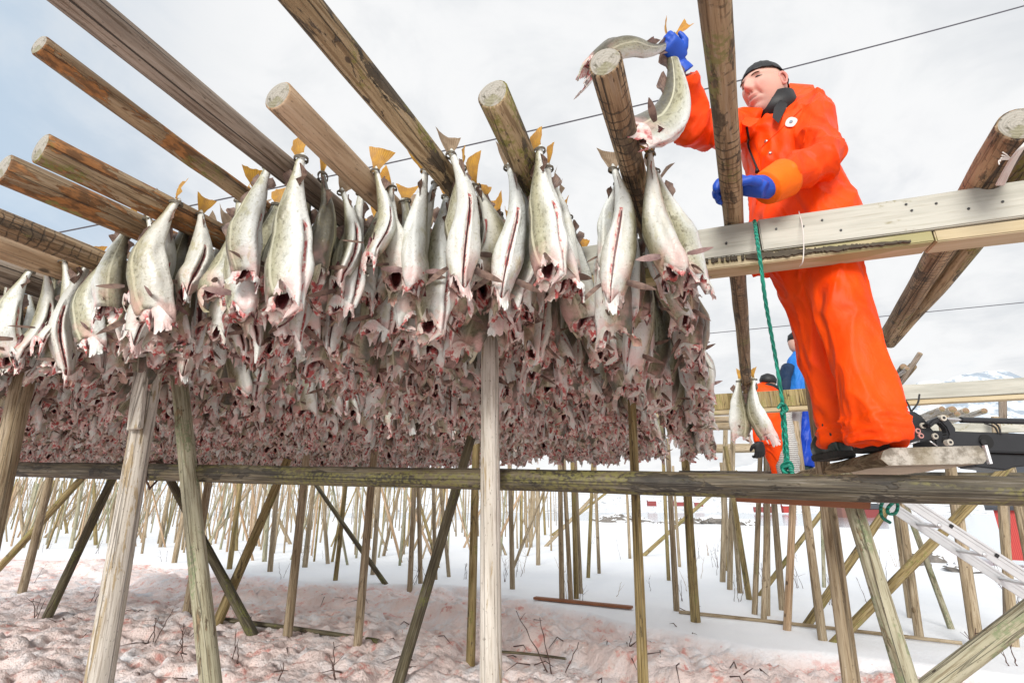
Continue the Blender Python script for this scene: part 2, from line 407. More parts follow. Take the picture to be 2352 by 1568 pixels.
# far shore and mountain: height fields with their own ground
t = NT('snow_and_rock', .85); o = t.obj(False)
geoN = t.n('ShaderNodeNewGeometry').outputs['Normal']; nz = t.n('ShaderNodeSeparateXYZ', Vector=geoN).outputs[2]
rk = t.math('ADD', t.math('MULTIPLY', t.noise(o, .012, 7, .68), 1.1), t.math('MULTIPLY', nz, -.55))
t.color(t.mix(t.math('MULTIPLY', t.step(rk, .0, .20), .82), (.84, .87, .91), (.20, .26, .33))); MOUNT = t.mat
t = NT('shore_snow_rock', .85); o = t.obj(False)
rk = t.noise(t.scaled(o, 1, 1, 2.5), .11, 7, .7)
t.color(t.mix(t.math('MULTIPLY', t.step(rk, .54, .62), .9), (.86, .88, .91), (.12, .12, .13))); SHORE = t.mat

def hfield(name, x0, x1, nx_, y0, y1, ny_, fn, mat, kind='structure'):
    X, Y = np.meshgrid(np.linspace(x0, x1, nx_), np.linspace(y0, y1, ny_)); Z = fn(X, Y)
    ii = np.arange(nx_ * ny_).reshape(ny_, nx_)
    Q = np.stack([ii[:-1, :-1], ii[:-1, 1:], ii[1:, 1:], ii[1:, :-1]], -1).reshape(-1, 4)
    return tag(link(name, np_mesh(name, np.stack([X.ravel(), Y.ravel(), Z.ravel()], -1), Q), [mat]), kind=kind)
def farland(X, Y):
    r = np.hypot(X, Y)
    return -7 + sstep(r, 560, 600 + 60 * fbm(X * .006, Y * .006, 90, 2)) * (5 + 26 * sstep(r, 600, 1300)) * (.7 + .6 * fbm(X * .02, Y * .02, 91, 4))
hfield('far_shore', -1500, 2200, 260, 300, 2000, 130, farland, SHORE)
PK = at_F(2283, 838, 3000)
def mountain(X, Y):
    # long ridge climbing to a peak on the right, dropping to the left behind the worker
    prof = np.interp(X, [-4500, -2500, -600, 500, 1400, 2000, 2400, 2610, PK[0] - 60, PK[0] + 40, PK[0] + 170, PK[0] + 400, 5000], [190, 260, 230, 170, 280, 540, 745, 800, 850, 845, 765, 730, 700])
    dd = np.abs(Y - 3000 - 250 * (fbm(X * .001, X * 0, 95, 3) - .5)) / 1500
    rid = 1 - np.abs(2 * fbm(X * .0022, Y * .0022, 96, 6, .55) - 1)
    return -30 + prof * np.clip(1 - dd, 0, 1) ** 1.15 * (.93 + .13 * (rid - .5)) + 34 * (fbm(X * .006, Y * .006, 97, 5) - .5)
hfield('mountain', -4600, 5000, 320, 1500, 4300, 150, mountain, MOUNT)
# ---------------------------------------------------------------- the drying rack: poles overhead, beams, walking bar, legs
H = EYE + 1.08                                     # axis height of the drying poles
Q_END = 7.3
POLES = {}                                         # key -> dict(A, B, r, p(q), words)
def rack_pole(key, near, mid, wpx_mid, mat, label, words, q_near=None, taper=.004, seed=0, bend=0, q_end=None, wob=.045, knob=.02, lim=(20.2, 23.6), end=None, rn=None):
    a, b = at_z(*near, H), at_z(*mid, H)
    yaw = math.degrees(math.atan2(b[0] - a[0], b[1] - a[1])); y2 = math.radians(min(max(yaw, lim[0]), lim[1]))
    d = np.array([math.sin(y2), math.cos(y2), 0.0])
    # keep both pixel points: the near end may sit a little higher or lower than the beam
    r = ray(*near); n = np.array([d[1], -d[0]])
    k = float(b[:2] @ n) / float(r[:2] @ n); A = r * k; A[2] += EYE
    A[2] = min(max(A[2], H - .10), H + .10) if key != 'P1' else A[2]
    if q_near is not None: A = b + d * (q_near - to_pq(b)[1])
    qe = (q_end or Q_END) - to_pq(b)[1]; B = b + d * qe / math.cos(y2 - YAW)
    # two straight pieces would show a kink, so tilt the whole pole gently about the beam
    B[2] = b[2] + (b[2] - A[2]) * .0
    rr = wpx_mid * camdepth(b) / FPX / 2
    L1 = np.linalg.norm(b - A)
    A2 = A.copy(); dirA = (b - A) / L1
    Bt = b + dirA * .2; Bt = B
    pts = [A2, b, Bt]
    o = bent_pole('drying_pole', pts, (rn or rr + .001), rr, rr - taper, W[mat], end, seed, wob, knob)
    tag(o, label, 'pole', 'drying poles laid across the rack')
    POLES[key] = dict(b=b, d=d, r=rr, words=words, A=A2, B=Bt)
    return o
def bent_pole(name, pts, r0, r1, r2, mat, end, seed, wob, knob, n=22):
    """round pole running A -> b -> B, smoothed where the two pieces meet"""
    A, b, B = [Vector(tuple(p)) for p in pts]
    L1, L2 = (b - A).length, (B - b).length; L = L1 + L2
    me = pole_mesh(L, r0, r2, n, .09, seed, 0, wob, knob)
    d = (B - A).normalized(); Q = d.to_track_quat('Z', 'Y').to_matrix().to_4x4(); MW = Matrix.Translation(A) @ Q; inv = MW.inverted()
    for v in me.vertices:
        s = v.co.z; w = .45
        def line(t): return A + (b - A) * (t / L1) if t < L1 else b + (B - b) * ((t - L1) / L2)
        c = (line(max(0, s - w)) + line(max(0, s - w / 2)) + line(s) + line(min(L, s + w / 2)) + line(min(L, s + w))) / 5 if w < s < L - w else line(s)
        lc = inv @ c
        v.co.x += lc.x; v.co.y += lc.y
    me.update()
    o = link(name, me, [mat, end or END]); sharp_edges(me, .9); o.matrix_world = MW
    return o
rack_pole('P-4', (-60, 600), (33, 633), 58, 'grey', 'lowest grey drying pole at the left edge', 'lowest grey left pole', seed=3)
rack_pole('P-3', (-40, 552), (88, 600), 50, 'knotty', 'short tan drying pole second from the bottom at the left edge, dark bands across it', 'tan banded left pole', seed=4)
rack_pole('P-2', (-60, 485), (205, 590), 50, 'brown', 'straight brown drying pole third from the bottom at the left edge', 'straight brown left pole', seed=5)
rack_pole('P-1', (4, 386), (300, 514), 58, 'bark', 'tan drying pole with orange bark flecks, its near end just at the left edge', 'orange flecked pole', seed=6)
rack_pole('P0', (92, 340), (383, 484), 60, 'bark', 'short dark barked drying pole with a grey sawn end at left', 'short dark barked pole', seed=7, lim=(20.2, 25.4))
rack_pole('P1', (90, 102), (530, 430), 58, 'bark', 'long reddish drying pole with orange bark and mossy blunt end, upper left', 'long reddish barked pole', seed=8, lim=(19, 23), rn=.030)
rack_pole('P2', (175, 0), (650, 384), 78, 'grey', 'thick grey cracked drying pole running out of the top left of the frame', 'thick grey cracked pole', q_near=-.35, seed=9, lim=(18.5, 23), rn=.041, wob=.02)
rack_pole('Pa', (637, 219), (834, 417), 60, 'knotty', 'short smooth tan drying pole with dark oval knots and a pale sawn end', 'smooth knotty tan pole', seed=10, lim=(20, 23), wob=.02)
rack_pole('P3', (690, 0), (1001, 377), 64, 'mossy', 'long mossy drying pole with a dark bark strip, leaving the top edge left of centre', 'long mossy pole', q_near=-.3, seed=11, lim=(20.5, 23), rn=.042)
rack_pole('P4', (1132, 214), (1228, 430), 60, 'mossy', 'stubby brown drying pole near the picture centre with a split mossy end', 'stubby central pole', seed=12, lim=(19, 23))
rack_pole('P5', (1391, 140), (1468, 450), 60, 'brown', 'brown cross cracked drying pole with a round sawn end below the held fish', 'pole below the raised glove', seed=13, rn=.0435, knob=.02, lim=(20.9, 21.9))
rack_pole('P6', (1640, 60), (1684, 500), 53, 'brown', 'brown drying pole crossing in front of the worker, who grips it', 'pole the worker grips', q_near=.2, seed=14, lim=(21, 24.9), q_end=5.45, rn=.036, knob=.03)
rack_pole('P7', (2340, 285), (2252, 427), 68, 'brown', 'thick weathered drying pole behind the beam at the right edge, lashed with rope', 'thick pole at the right edge', seed=15, lim=(22, 27), q_end=3.9, knob=.03, taper=.008)
rack_pole('P8', (2420, 262), (2236, 562), 50, 'mossy', 'thin mossy pole lying alongside the thick pole at the right edge', 'thin mossy pole at the right edge', seed=16, lim=(22, 24), q_end=4.0)
for i in range(5, 30):                             # the rest of the rack, off to the left and mostly behind the fish
    p = -3.1 - .285 * (i - 4) + RNG.uniform(-.03, .03); rr = RNG.uniform(.030, .036)
    A, B = pq(p - .02, RNG.uniform(.9, 1.35), H), pq(p, Q_END, H)
    d = (B - A) / np.linalg.norm(B - A)
    POLES['L%d' % i] = dict(b=A, d=d, r=rr, words='outer pole off to the left', A=A, B=B)
    o = pole('drying_pole', A, B, rr, rr - .003, W[RNG.choice(['grey', 'brown', 'bark'])], seed=100 + i, n=12, seg=.4)
    tag(o, 'drying pole hidden among the hanging fish at the far left', 'pole', 'outer drying poles at the far left')

# --- sawn beams that carry the poles
t = NT('beam_timber', .75); o = t.obj()
fine = t.noise(t.scaled(o, .04, 1, 1), 120, 4, .6); broad = t.noise(t.scaled(o, .07, 1, 1), 20, 4, .6)
c = t.mix(t.step(broad, .35, .65), (.36, .355, .305), (.49, .48, .42))
c = t.mix(t.math('MULTIPLY', t.step(fine, .5, .75), .5), c, (.27, .245, .175))
blot = t.noise(t.scaled(o, .45, 1, 1), 9, 4, .6)
c = t.mix(t.math('MULTIPLY', t.step(blot, .60, .68), t.step(t.noise(o, 45, 4), .45, .56)), c, (.20, .17, .06))
vk = t.n('ShaderNodeTexVoronoi', Vector=t.scaled(o, .5, 1, 1), Scale=7.0)
c = t.mix(t.math('MULTIPLY', t.step(vk.outputs['Distance'], .09, .05), .7), c, (.16, .10, .06))
t.color(c); t.bump(t.math('ADD', fine, broad), .3, .004); BEAM = t.mat
t = NT('beam_underside', .8); o = t.obj()
b2 = t.noise(t.scaled(o, .06, 1, 1), 22, 4, .6)
c = t.mix(t.step(b2, .35, .65), (.42, .33, .19), (.52, .44, .29)); c = t.mix(t.math('MULTIPLY', t.step(t.noise(t.scaled(o, .2, 1, 1), 9, 3), .56, .64), .7), c, (.27, .26, .10))
t.color(c); BEAM2 = t.mat
t = NT('black_stain', .9); o = t.obj(); t.color(t.mix(t.noise(o, 40, 4), (.035, .03, .025), (.11, .09, .06))); STAIN = t.mat
NAIL = plain('nail_head', (.03, .03, .03), .5)

def beam(name, A, B, hh, th, label, seed=1):
    """plank beam on edge from A to B (top front edge points), with a lower batten under it"""
    A, B = Vector(tuple(A)), Vector(tuple(B)); X = (B - A).normalized(); Z = Vector((0, 0, 1)); Y = Z.cross(X).normalized(); Zp = X.cross(Y).normalized()
    root = empty(name, A); tag(root, label, 'beam'); L = (B - A).length
    R = Matrix((X, Y, Zp)).transposed().to_4x4()
    def piece(nm, x0, x1, y0, y1, z0, z1, m, lab=None):
        n = max(2, int((x1 - x0) / .25)); mb = MB(); V, F = [], []
        for i in range(n + 1):
            x = x0 + (x1 - x0) * i / n; j = .0016 * math.sin(i * 2.3 + seed)
            V += [(x, y0, z0 + j), (x, y1, z0 + j), (x, y1, z1 + j), (x, y0, z1 + j)]
        for i in range(n):
            for k in range(4): F.append((4 * i + k, 4 * i + (k + 1) % 4, 4 * i + 4 + (k + 1) % 4, 4 * i + 4 + k))
        F += [(3, 2, 1, 0), (4 * n, 4 * n + 1, 4 * n + 2, 4 * n + 3)]
        mb.add(V, F); o = mb.build(nm, m, root, bevel=.004); o.matrix_local = R
        if lab: o['label'] = lab
        return o
    return root, piece, L
SK = .075
qA0 = 1.885
bA = lambda u, v: at_q(u, v, qA0, SK)
A0 = bA(1750, 505); 
def on_beamA(p, z): 
    w = pq(p, qA0 + SK * p, z); return w
zt = A0[2]
root, piece, L = beam('sawn_beam', on_beamA(-10.2, zt), on_beamA(2.6, zt), .15, .05, 'long pale sawn timber beam carrying the drying poles, running in front of the worker')
hb = A0[2] - bA(1750, 578)[2]
xs_ = to_pq(A0)[0] + 10.2 - .02; k = math.sqrt(1 + SK * SK)
piece('old_plank', 0, xs_ * k, 0, .048, -hb, 0, BEAM, 'older greener beam length with stained face')
piece('new_plank', xs_ * k + .004, L, -.006, .048, -hb, 0, BEAM, 'paler beam length with nail holes')
xj = to_pq(bA(2145, 540))[0] + 10.2
bot = A0[2] - bA(1750, 606)[2]
piece('lower_batten', 0, xj * k, .004, .10, -hb - .045, -hb - .0015, BEAM2)
piece('lower_batten', xj * k + .006, L, .006, .10, -hb - .047, -hb - .0015, BEAM2)
def along(o_root, name, m, items, dy=-.008):
    mb = MB()
    for poly in items: mb.prism(poly, (0, 0, 0), (1, 0, 0), (0, 0, 1), (0, 1, 0), .004)
    o = mb.build(name, m, o_root); X = Vector((math.cos(0), 0, 0)); return o
# dark stain strip and nail heads on the face of the new plank
BX = Vector((*(E2 + D2 * SK), 0)).normalized(); BY = Vector((0, 0, 1)).cross(BX); BR = Matrix((BX, BY, Vector((0, 0, 1)))).transposed().to_4x4()
def face_xy(u, v):
    w = bA(u, v) - np.array(root.location); return float(Vector(tuple(w)).dot(BX)), float(w[2])
rs = random.Random(5); mb = MB()
u = 1575
while u < 2055:
    solid = u > 1705; wv = rs.uniform(14, 34) if solid else rs.uniform(8, 22); vb = lambda q: 606 - (q - 1568) * .0986
    x0, z0 = face_xy(u, vb(u)); x1, z1 = face_xy(u + wv * (1.25 if solid else .8), vb(u + wv))
    e_ = math.sin(math.pi * min(1, max(0, (u - 1545) / 520)) ** .8); hgt = .0035 + .0095 * e_
    n_ = 6; top_ = [(x0 + (x1 - x0) * i / n_, z0 + (z1 - z0) * i / n_ + hgt * rs.uniform(.35, 1.15)) for i in range(n_ + 1)]; bot_ = [(x0 + (x1 - x0) * i / n_, z0 + (z1 - z0) * i / n_ - hgt * rs.uniform(.35, 1.15)) for i in range(n_, -1, -1)]
    mb.prism(top_ + bot_, (0, -.0085 - .00012 * (len(mb.f) % 7), 0), (1, 0, 0), (0, 0, 1), (0, 1, 0), .012); u += wv + (0 if solid else rs.choice([1, 3, 6]))
so_ = mb.build('tar_stain', STAIN, root); so_.matrix_local = BR
mb = MB()
for u, v in [(1782, 528), (2079, 472), (2092, 486), (1844, 522), (1930, 531), (1887, 508), (2222, 482), (2300, 466), (2148, 470), (1668, 560), (1612, 575)]:
    x, z = face_xy(u, v); mb.tube([(x, -.0095, z), (x, .004, z)], .0042, 8)
no_ = mb.build('nail_heads', NAIL, root); no_.matrix_local = BR; no_['kind'] = 'stuff'

# second beam, farther off
qB = 5.22; zB = at_q(1640, 905, qB, .06)[2]
def on_beamB(p, z): return pq(p, qB + .06 * p, z)
rootB, piece, L = beam('sawn_beam', on_beamB(-11, zB), on_beamB(5.5, zB), .15, .05, 'farther sawn beam at the level of the worker\'s shins, behind the single hanging pair')
xm = to_pq(at_q(1866, 890, qB, .06))[0] + 11
hB = zB - at_q(2100, 917, qB, .06)[2]
piece('old_plank', 0, xm, 0, .05, -hB, 0, W['olive'], 'mossy brown beam length'); piece('new_plank', xm + .004, L, -.004, .05, -hB + .002, -.024, BEAM, 'pale beam length')
piece('lower_batten', 0, L, .006, .10, -hB - .04, -hB - .0015, BEAM2)

# walking bar under the first beam
qb = 2.06
barL, barR = at_q(45, 1077, qb), at_q(2420, 1129, qb)
dd = barR - barL; rb0 = 32 * camdepth(barL) / FPX / 2; rb1 = 60 * camdepth(at_q(1990, 1113, qb)) / FPX / 2
bar = pole('walking_bar', barL, barL + dd * 1.15, rb0, rb1 + .001, W['wet'], seed=21, n=24, wob=.035)
tag(bar, 'long dark mossy round bar at knee height of the rack, carrying the worker\'s plank', 'pole')
def on_bar(u): 
    w = at_q(u, 1077 + (u - 45) * (1129 - 1077) / (2420 - 45.), qb); return w
mb = MB()
# strap hoop hanging round the bar
hc = on_bar(352); rr = rb0 * 1.02
pts = [hc + np.array([.02 * math.sin(a * 2) , math.cos(a) * (rr + .012), math.sin(a) * (rr + .012) - (.035 if math.sin(a) < 0 else 0)]) for a in np.linspace(0, 2 * math.pi, 25)]
mb.tube(pts, .006, 8, caps=False); tag(mb.build('strap_hoop', plain('rusty_iron', (.10, .055, .04), .6, .4), smooth=True), 'dark rusty hoop hanging round the mossy bar beside the left pale post', 'hoop')

# --- legs: (base u, v), (upper u, v), width px near base, material, words
def leg_px(base, top, wpx, mat, label=None, group=None, base_q=None, top_z=None, seed=0, name='rack_post', lean=0.0, n=16, cat='post', skew=SK):
    if base_q is not None: b = at_q(*base, base_q, skew)
    else:
        b = at_z(*base, 0.0)
        for _ in range(3): b = at_z(*base, gz(b[0], b[1]))
    qb_ = to_pq(b)[1] - skew * to_pq(b)[0]
    tp = at_q(*top, qb_ + lean, skew)
    d = (tp - b); d = d / np.linalg.norm(d)
    zt_ = top_z if top_z is not None else H - .12
    A = b + d * ((gz(b[0], b[1]) if base_q is not None and b[2] < 1.2 else b[2]) - .18 - b[2]) / d[2] if base_q is None else b + d * (-.2 - b[2]) / d[2]
    B = b + d * (zt_ - b[2]) / d[2]
    r = wpx * camdepth(b) / FPX / 2; r = min(max(r, .022), .062)
    o = pole(name, A, B, r * 1.04, r * .9, W[mat], seed=seed, n=n, seg=.25, bend=RNG.uniform(-.01, .01))
    if label: tag(o, label, cat, group)
    return o
G1 = 'legs of the rack standing in the blood stained snow'
leg_px((1128, 1568), (1125, 800), 52, 'pale', 'thick pale peeled post upright in the middle of the picture', base_q=1.98, seed=31, n=28, top_z=zt - .2)
leg_px((230, 1568), (355, 830), 56, 'pale', 'pale peeled leaning post at left, in front of the bar, with a board nailed on', base_q=1.86, seed=32, n=28, top_z=H - .1)
leg_px((487, 1568), (405, 805), 47, 'green', 'greenish peeled post leaning the other way, behind the bar, beside the board post', base_q=2.22, seed=33, n=28, top_z=H - .1)
leg_px((0, 1130), (55, 870), 50, 'leg', 'leaning tan post at the far left edge in front of the bar end', base_q=1.80, seed=34, n=24, top_z=H - .1)
leg_px((1955, 1568), (1868, 905), 37, 'leg', 'tan post rising beside the worker\'s boots, behind the bar', base_q=2.6, seed=35, n=24, top_z=H - .25)
leg_px((2085, 1568), (1957, 1150), 46, 'green', 'thick greenish leaning leg under the worker\'s plank at right', base_q=2.2, seed=36, n=24, top_z=1.42)
leg_px((2148, 1568), (2352, 1412), 46, 'green', 'thick mossy diagonal brace in the lower right corner', base_q=2.6, seed=37, n=24, top_z=1.6)
leg_px((1477, 1568), (1455, 1010), 24, 'olive', 'olive brown post right of the middle post, reaching below the frame', base_q=3.55, seed=38, top_z=H - .15)
NEAR = [  # base, top, width, material, label
 ((911, 1580), (1080, 1012), 26, 'dark', 'dark wet slanting leg just left of the middle post'),
 ((1081, 1526), (1094, 1020), 21, 'olive', 'olive post close behind the thick middle post, on its left'),
 ((821, 1484), (861, 1030), 19, 'leg', 'tan leg left of the dark slanting leg, standing by the fallen stick'),
 ((660, 1462), (697, 1109), 20, 'leg', 'upright tan leg between the two crossing legs and the tan leg by the stick'),
 ((493, 1446), (665, 1045), 22, 'olive', 'slanting olive leg whose foot touches the greenish post'),
 ((577, 1449), (390, 1100), 22, 'dark', 'dark leg leaning left, crossing the slanting olive leg'),
 ((427, 1422), (480, 1102), 19, 'leg', 'tan leg half hidden behind the greenish post'),
 ((108, 1419), (260, 1096), 20, 'dark', 'dark slanting leg left of the board post'),
 ((48, 1367), (115, 1092), 17, 'leg', 'tan leg crossed by the long diagonal brace at the far left'),
 ((-40, 1345), (190, 1096), 19, 'olive', 'long diagonal brace running into the left edge'),
 ((233, 1392), (290, 1150), 13, 'leg', 'thin leg just showing left of the board post'),
 ((1291, 1396), (1287, 1129), 13, 'leg', 'leg at the left end of the brown board on the snow'),
 ((1311, 1376), (1299, 1129), 11, 'leg', 'second leg of the tight cluster by the brown board'),
 ((1324, 1374), (1317, 1129), 12, 'olive', 'third leg of the tight cluster by the brown board'),
 ((1334, 1362), (1324, 1129), 10, 'leg', 'thinnest leg at the right of the tight cluster by the brown board'),
 ((1598, 1427), (1574, 1062), 22, 'olive', 'olive brown post at the left end of the long thin pole on the snow'),
 ((1554, 1402), (1536, 1070), 13, 'leg', 'thin tan leg left of the olive brown post by the long thin pole'),
 ((1761, 1412), (1761, 1146), 16, 'leg', 'upright tan leg below the green rope'),
 ((1798, 1400), (1778, 1156), 15, 'leg', 'plain tan leg leaning left, crossed by the knotty leg'),
 ((1808, 1446), (1821, 1159), 17, 'knotty', 'pale leg with dark knots leaning right, below the worker\'s plank'),
 ((1890, 1469), (1851, 1166), 20, 'leg', 'tan leg right of the knotty leg, crossed by a diagonal brace'),
 ((1855, 1433), (2041, 1162), 18, 'olive', 'diagonal brace rising to the green rope loop'),
 ((1921, 1473), (2231, 1156), 22, 'olive', 'long diagonal brace crossing under the ladder'),
 ((1745, 1367), (1888, 1176), 11, 'olive', 'short thin diagonal brace behind the knotty leg'),
 ((2112, 1463), (2068, 1162), 18, 'leg', 'thicker of the two legs side by side under the rope loop'),
 ((2092, 1418), (2055, 1159), 13, 'leg', 'thinner of the two legs side by side under the rope loop'),
 ((2185, 1443), (2082, 1162), 13, 'green', 'thin greenish leaning pole beginning at the ladder top'),
 ((2245, 1490), (2195, 1156), 25, 'leg', 'tan leg crossed by the aluminium ladder'),
 ((2328, 1483), (2302, 1159), 20, 'leg', 'tan leg in front of the red house'),
 ((2400, 1470), (2338, 1159), 20, 'leg', 'tan leg at the right edge by the red house'),
 ((1721, 1376), (1685, 1146), 13, 'olive', 'olive leg leaning left in the open snow, right of the olive brown post'),
 ((1700, 1361), (1683, 1142), 11, 'leg', 'pale leg close beside the olive leaning leg'),
 ((1351, 1326), (1359, 1129), 9, 'olive', 'thin olive leg right of the tight cluster'),
 ((1376, 1316), (1369, 1132), 8, 'leg', 'thin tan leg farther right of the tight cluster'),
 ((1177, 1352), (1172, 1126), 12, 'leg', 'tan leg just right of the thick middle post'),
 ((1236, 1297), (1236, 1129), 10, 'leg', 'tan leg midway between the middle post and the tight cluster'),
 ((941, 1351), (951, 1119), 12, 'leg', 'tan leg left of the dark slanting leg, in the white snow'),
 ((966, 1339), (962, 1119), 11, 'leg', 'tan leg right beside the dark slanting leg'),
 ((884, 1339), (725, 1112), 11, 'dark', 'dark thin brace leaning left behind the tan leg by the stick'),
 ((1031, 1324), (1012, 1122), 9, 'leg', 'thin tan leg seen past the dark slanting leg'),
 ((368, 1256), (390, 1120), 9, 'leg', 'thin tan leg between the two crossing pale posts'),
 ((400, 1292), (424, 1160), 11, 'leg', 'tan leg just left of the greenish post'),
]
for i, (b, tp, w, m, lab) in enumerate(NEAR):
    leg_px(b, tp, w, m, lab, G1, seed=200 + i, top_z=(1.9 if abs(b[0] - tp[0]) > 90 else H - .12))
MID = [((1668, 1309), (1661, 1142), 11), ((1678, 1314), (1664, 1145), 11), ((1893, 1348), (1888, 1180), 8), ((1536, 1332), (1524, 1070), 9), ((1561, 1301), (1550, 1135), 7),
 ((1197, 1257), (1198, 1126), 7), ((1210, 1256), (1206, 1126), 7), ((1219, 1256), (1224, 1126), 8), ((1252, 1228), (1247, 1129), 6), ((1254, 1254), (1354, 1149), 8), ((1266, 1230), (1330, 1180), 7),
 ((1447, 1282), (1440, 1132), 7), ((1477, 1276), (1640, 1130), 9), ((856, 1319), (871, 1116), 11), ((881, 1276), (917, 1119), 8), ((926, 1272), (931, 1119), 8), ((1000, 1330), (996, 1122), 10),
 ((52, 1244), (90, 1096), 12), ((54, 1240), (40, 1094), 8), ((163, 1259), (190, 1102), 12), ((103, 1234), (233, 1102), 9), ((220, 1251), (215, 1102), 9), ((248, 1246), (268, 1102), 9),
 ((154, 1224), (135, 1096), 8), ((527, 1306), (553, 1109), 12), ((542, 1264), (545, 1106), 8), ((620, 1312), (637, 1112), 12), ((700, 1302), (720, 1109), 12), ((607, 1289), (620, 1112), 10), ((753, 1294), (740, 1112), 9), ((770, 1332), (790, 1150), 11),
 ((477, 1246), (587, 1106), 11), ((667, 1249), (603, 1110), 8), ((690, 1240), (660, 1110), 8), ((326, 1236), (315, 1200), 9)]
for i, (b, tp, w) in enumerate(MID):
    leg_px(b, tp, w, RNG.choice(['leg', 'leg', 'olive', 'green']), 'thin leg of a farther rack standing in clean white snow', 'thin legs in the clean snow', seed=300 + i, n=10)
# the forest of legs fading back on the left: rows of rack legs, each row farther away
def px_of(w):
    y, z = w[1], w[2] - EYE; dp = y * CP + z * SP
    return 1176 + FPX * w[0] / dp, 784 - FPX * (z * CP - y * SP) / dp
k = 0; far_mb = MB(); M_F = 22
for q in (11.3, 12.8, 14.6, 16.8, 19.5, 23, 26.5, 30.5, 35, 40, 46, 54):
    p = -2.5 * q
    while p < .6 * q:
        w = pq(p + RNG.uniform(-.35, .35), q + RNG.uniform(-.6, .6)); z0 = gz(w[0], w[1])
        lx = RNG.gauss(0, .10) if RNG.random() < .72 else RNG.choice((-1, 1)) * RNG.uniform(.5, 1.2)
        ly = RNG.gauss(0, .10); hh = max(RNG.uniform(2.0, 2.4), min(4.2, EYE + (.058 + RNG.uniform(-.012, .006)) * w[1] - z0)); r = RNG.uniform(.026, .040)
        u_ = px_of((w[0], w[1], z0))[0]
        if w[1] > 2 and -30 < u_ < 1290 - max(0, RNG.gauss(0, 90)) and z0 > -.8 and max(u_, px_of((w[0] + lx, w[1] + ly, z0 + 1.3))[0]) < 1330:
            A, B = (w[0], w[1], z0 - .1), (w[0] + lx, w[1] + ly, z0 + hh)
            if q < 26 and k < 225:
                o = pole('rack_post', A, B, r, r * .9, W[RNG.choice(['leg', 'leg', 'olive', 'green', 'knotty'])], seed=400 + k, n=8, seg=.7)
                tag(o, 'one of the many thin posts of the far racks in the snow at left', 'post', 'forest of far rack posts'); k += 1
            else: far_mb.tube([A, B], [r, r * .9], 6)
        p += RNG.uniform(.34, .85) * (.75 + q / 30)
tag(far_mb.build('far_rack_posts', W['leg'], smooth=True), 'hazy thicket of the farthest rack posts along the snow skyline', 'posts', kind='stuff')
print('forest legs', k)
# far rack rails on the right, beyond the second beam
for (u0, v0, u1, v1, q, r, lab) in [(1605, 963, 1760, 960, 8.2, .05, 'thin far rack rail just left of the second worker, upper of two'), (1655, 978, 1770, 976, 9.2, .07, 'broad pale far rack rail behind the single hanging pair'), (1660, 1030, 1775, 1026, 12.5, .10, 'lowest far rack rail, near the snow, left of the green rope')]:
    a, b = at_q(u0 - 60, v0 + 1, q), at_q(u1 + 60, v1, q)
    tag(pole('rack_rail', a, b, r, r, W['leg'], seed=int(u0), n=10), lab, 'pole')
for (u, v0, v1, q, lab) in [(1665, 970, 1075, 11.0, 'thin far post left of the single hanging pair'), (1682, 985, 1080, 10.0, 'thin far post under the single hanging pair'), (1765, 1020, 1085, 7.5, 'pale far post left of the white net bundle'), (1745, 1030, 1085, 7.9, 'second pale far post left of the white net bundle')]:
    leg_px((u, v1), (u + 2, v0), 12, 'leg', lab, 'posts under the far rails', base_q=q, seed=int(u), n=10, top_z=at_q(u, v0, q)[2])
# board nailed to the left pale post
bt, bb = at_q(327, 835, 1.79, SK), at_q(311, 972, 1.79, SK); mb = MB()
ax = Vector(tuple(bt - bb)); w2 = 17 * camdepth(bb) / FPX
mb.box((Vector(tuple(bt)) + Vector(tuple(bb))) / 2, w2, .013, ax.length / 2 + .03, (Vector((.95, -.2, .2)).cross(ax).cross(ax) * -1, Vector((.95, -.2, .2)).cross(ax), ax))
tag(mb.build('nailed_board', W['pale'], bevel=.003), 'short flat weathered board nailed to the left pale post', 'board')
# things lying on the snow
def lying(name, a, b, r, mat, label, seed, flat=False, cat='pole'):
    A, B = at_z(*a, 0), at_z(*b, 0)
    for _ in range(2): A, B = at_z(*a, gz(A[0], A[1]) + r), at_z(*b, gz(B[0], B[1]) + r)
    if flat:
        mb = MB(); d = Vector(tuple(B - A)); mb.box((Vector(tuple(A)) + Vector(tuple(B))) / 2, d.length / 2, .05, .016, (d, Vector((0, 0, 1)).cross(d), d.cross(Vector((0, 0, 1)).cross(d))))
        o = mb.build(name, mat, bevel=.003)
    else: o = pole(name, A, B, r, r * .8, mat, seed=seed, n=12, seg=.2, bend=.03)
    return tag(o, label, cat)
REDW = plain('red_brown_board', (.26, .10, .045), .7, 0, .35, 9, .3)
lying('fallen_board', (1228, 1372), (1452, 1394), .03, REDW, 'red brown pointed board lying on the snow between the legs', 1, True, 'board')
lying('fallen_pole', (1560, 1404), (2210, 1476), .022, W['leg'], 'long thin bent pole lying on the snow at right', 2)
lying('fallen_pole', (512, 1422), (870, 1472), .03, W['dark'], 'dark wet pole half sunk in the bloody snow at left', 3)
lying('fallen_stick', (1140, 1495), (1300, 1512), .014, W['dark'], 'dark stick in the bloody snow right of the middle post', 4, cat='stick')
lying('fallen_stick', (1065, 1470), (1090, 1500), .014, W['dark'], 'short stick at the foot of the olive post by the middle post', 5, cat='stick')
# red brown plank under the bar at right
pa, pb = at_q(1690, 1143, 2.25), at_q(1990, 1160, 2.25); mb = MB(); d = Vector(tuple(pb - pa))
mb.box((Vector(tuple(pa)) + Vector(tuple(pb))) / 2, d.length / 2, .06, .014, (d, Vector((0, 0, 1)).cross(d), Vector((0, -.3, 1))))
tag(mb.build('brown_plank', REDW, bevel=.003), 'red brown plank lashed under the mossy bar below the green rope', 'plank')
